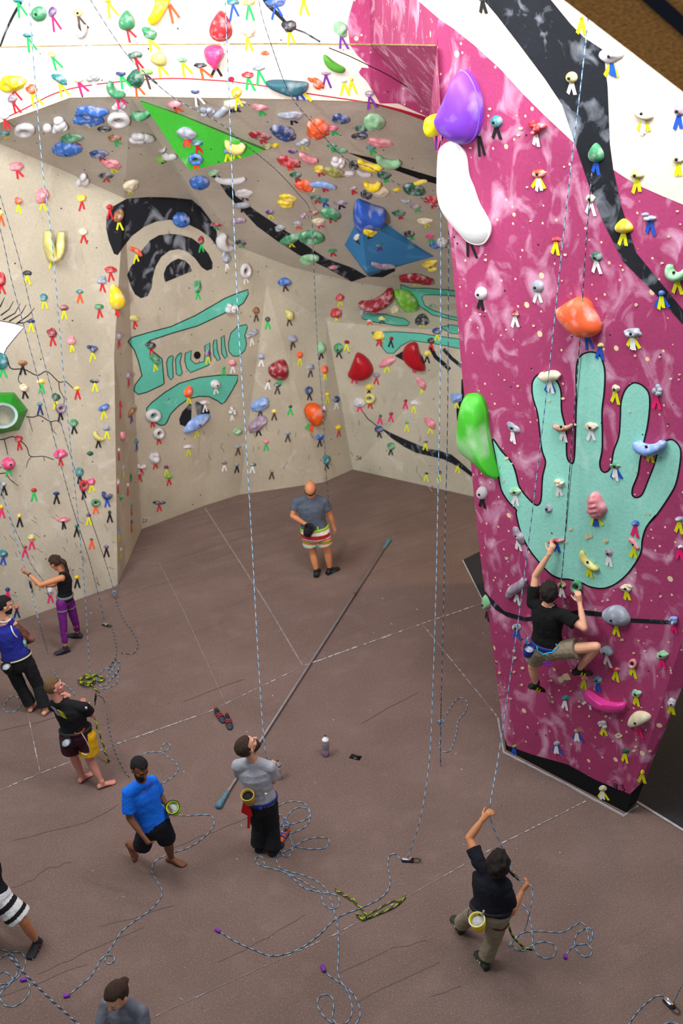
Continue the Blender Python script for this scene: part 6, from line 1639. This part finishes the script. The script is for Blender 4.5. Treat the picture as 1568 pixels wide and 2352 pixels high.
# ---- foreground belayer in dark shirt
zf = ZM(1020, 1840, 5.88); Y0 = hz(1112, 2205, .05).y - .02
P = joints(zf, Y0, dict(head=(722,835,.0), neck=(690,1050,-.02), sa=(455,790,.12), sb=(850,1240,-.10), ea=(335,500,.30), wa=(520,245,.38), eb=(905,1500,.0), wb=(1050,1215,.22),
    ha=(510,1510,.0), hb=(735,1570,-.05), ka=(350,1560,.40), kb=(660,1850,-.02), fa=(205,1665,None), fb=(545,2150,None)))
P.update(face=V3((.15,.85,.35)), da=V3((-.25,1,0)), db=V3((-.3,1,0)), hda=V3((.45,.1,.5)), hdb=V3((.5,.3,.5)), curla=1.3, curlb=1.3, pna=V3((.6,.5,-.3)), pnb=V3((-.3,.9,.4)), thb=-1, bw=1.1)
report('belayer', P)
X = build_person('belayer in navy t-shirt and khaki trousers hauling the rope overhead', P, 'tan', hs=1.28, scale=1.10)
hair(X, HB, 'short', .022, .016)
shirt(X, NVY, sleeve=.55, lo=.10, g=.02)
KH = mat('khaki_trousers', '857a66', .9, noise_amt=.12, scale=9)
pants(X, KH, fr=1.85, g=.024, flare=.012); shoes(X, mat('olive_black_shoe', '2a2e26', .7), trim=mat('sage_strap', 'a8b890'))
band(X, BLKW, .22, .04, .036); legloop(X, BLKW, 'a', .35, .035, .03); legloop(X, mat('maroon_webbing', '4a2024'), 'b', .22, .03, .034)
chalkbag(X, at(*zf((440,1600))[0], Y0 - .20), mat('yellow_chalk_bag', 'd8c010', .7), mat('cream_rim', 'e0dcb8'), FLE, tilt=V3((-.25,-.35,1)), r=.088, h=.17)
boxpart(X, at(*zf((523,1515))[0], Y0 - .24), V3((.2,0,1)).normalized(), V3((0,1,0)), V3((1,0,-.2)).normalized(), .09, .015, .025, SILV, 'carabiner')
# ---- climber in black on the tower
zf = ZM(1180, 1220, 5.88); Y0 = hit(1270, 1420, TW)[0].y
P = joints(zf, Y0, dict(head=(470,830,-.36), neck=(455,1040,-.42), sa=(255,950,-.40), sb=(660,1130,-.40), ea=(285,610,-.26), wa=(480,300,-.14), eb=(945,1310,-.36), wb=(885,960,-.18),
    ha=(330,1600,-.44), hb=(560,1610,-.42), ka=(250,1830,-.34), kb=(1110,1560,-.30), fa=(295,2060,-.26), fb=(880,1860,-.20)), wall=True)
P.update(face=V3((.1,.95,.12)), hup=V3((0,0,1)), da=V3((.75,.42,-.45)), ua=V3((.2,.0,1)), db=V3((.9,.35,-.2)), ub=V3((.1,0,1)), hda=V3((.25,.12,.6)), hdb=V3((-.1,.12,.6)), curla=1.1, curlb=1.3, pna=V3((0,1,-.2)), pnb=V3((0,1,-.2)), base=P['fa'].z-.1, bw=1.08)
report('climber', P)
X = build_person('climber in black t-shirt and khaki shorts gripping the magenta tower', P, 'fair', hs=1.18, scale=1.04)
hair(X, HB, 'short', .02, .014)
shirt(X, mat('jet_black_shirt', '060709', .95), sleeve=.62, lo=.06, g=.026)
pants(X, KH, fr=.55, g=.03, name='shorts', flare=.01)
shoes(X, mat('black_climbing_shoe', '1c1c16', .7), trim=mat('yellow_strap', 'c8cc10'))
HBU = mat('royal_harness', '1c2c70', .7); band(X, HBU, .16, .06, .04); legloop(X, HBU, 'b', .25, .05, .03); legloop(X, HBU, 'a', .25, .05, .03)
CY_ = mat('cyan_gear_loop', '28b0f0', .4)
loopband(X, [at(*zf(q)[0], Y0 - .66) for q in ((310,1560),(315,1610),(390,1670),(440,1650),(510,1640),(600,1570),(565,1525))], .008, CY_, 'gear_loop')
loopband(X, [at(*zf(q)[0], Y0 - .56) for q in ((190,1430),(165,1490),(175,1530),(200,1510))], .008, CY_, 'gear_loop')
chalkbag(X, at(*zf((205,1580))[0], Y0 - .58), mat('blue_chalk_bag', '2030a0', .7), BLKW, FLE, tilt=V3((0,-.55,1)), r=.068, h=.17)
b = bmesh.new(); 
for i in range(4):
    c_ = at(*zf((415 + 22*i, 1790 + 10*(i % 2)))[0], Y0 - .66) - X['base']; tube(b, [c_ + V3((.022*math.cos(a), .01*i*.3, .03*math.sin(a))) for a in [k*.7 for k in range(10)]], .005, 5)
bm_obj('purple_carabiners', b, mat('anodised_purple', '8a28c8', .3), X['o'])
loopband(X, [at(*zf(q)[0], Y0 - .66) for q in ((450,1660),(430,1720),(460,1760))], .006, SILV, 'carabiner')
# ---- cropped man at the lower left edge
zf = ZM(0, 1980, 4.356); Y0 = hz(78, 2185, .05).y + .1
P = joints(zf, Y0, dict(head=(-260,-150,.1), neck=(-220,-30,.1), sa=(-370,60,.1), sb=(-70,30,.1), ea=(-430,200,.1), wa=(-390,370,.2), eb=(-60,190,.25), wb=(-120,330,.4),
    ha=(-160,400,0), hb=(20,380,.0), ka=(-190,620,.1), kb=(235,590,-.05), fa=(-200,830,None), fb=(365,790,None)))
P.update(face=V3((.2,.9,.3)), hup=V3((0,0,1)), da=V3((.2,-1,0)), db=V3((-.25,-1,0)), bw=1.05)
report('left', P)
X = build_person('partly cropped man in black top and white and black shorts', P, 'tan', hs=1.1, scale=1.05)
hair(X, HB); shirt(X, BLK, sleeve=.5, lo=-.02, g=.03)
kb_ = P['kb']; hb_ = P['hb']; dd = (kb_ - hb_)
def wsh(p):
    t = (p - hb_).dot(dd) / dd.length_squared; return 1 if (.10 < t < .28 or .52 < t < .66) else 0
pants(X, None, fr=.82, g=.04, name='shorts', mats=[mat('white_shorts', 'd0d0d4', .85), BLK], flare=.03, paint=wsh)
shoes(X, mat('grey_black_shoe', '22232c', .7), trim=mat('dusty_red_strap', '5a3038'))
# ---- woman with a bun at the bottom edge
zf = ZM(0, 1980, 4.356); hd_ = hz(*zf((1165,1335))[0], 1.60); Y0 = hd_.y
P = dict(head=hd_, neck=hd_ + V3((.03,.10,-.16)), sa=hd_ + V3((-.13,.14,-.25)), sb=hd_ + V3((.21,.02,-.25)), ea=hd_ + V3((-.20,.02,-.50)), wa=hd_ + V3((-.14,-.20,-.36)), eb=hd_ + V3((.22,-.10,-.52)), wb=hd_ + V3((.03,-.27,-.44)),
    ha=hd_ + V3((-.06,.10,-.75)), hb=hd_ + V3((.13,.06,-.75)), ka=hd_ + V3((-.09,.02,-1.12)), kb=hd_ + V3((.10,-.02,-1.12)), fa=V3((hd_.x-.10, hd_.y+.10, .088)), fb=V3((hd_.x+.10, hd_.y+.06, .088)))
P.update(face=V3((-.5,-.72,-.45)), hup=V3((-.2,-.3,.9)), da=V3((-.4,-1,0)), db=V3((-.2,-1,0)), bw=.9, curla=1.2, curlb=1.1, pna=V3((1,.2,0)), pnb=V3((-1,.2,0)))
report('bun', P)
X = build_person('woman with brown hair in a bun and grey t-shirt at the bottom edge', P, 'fair', hs=1.26, scale=.98)
hair(X, HBR, 'short', .012, .004); b = bmesh.new(); c_ = at(284, 2254, Y0 + .13)
ell(b, c_, V3((1,0,0)), V3((0,1,0)), V3((0,0,1)), .050, .045, .045)
for i in range(9): a = i * .7; cone(b, c_, c_ + V3((.06*math.cos(a), .05*math.sin(a), .035 + .02*math.sin(a*2))), .012, .003, n=6)
remesh('hair_bun', b, HBR, vox=.007, origin=X['base'], parent=X['o'], fuzz=.01)
shirt(X, mat('ash_grey_shirt', '686c78', .9, noise_amt=.1, scale=9), sleeve=.7, lo=-.02, g=.024)
pants(X, DKN, fr=1.95, g=.01)
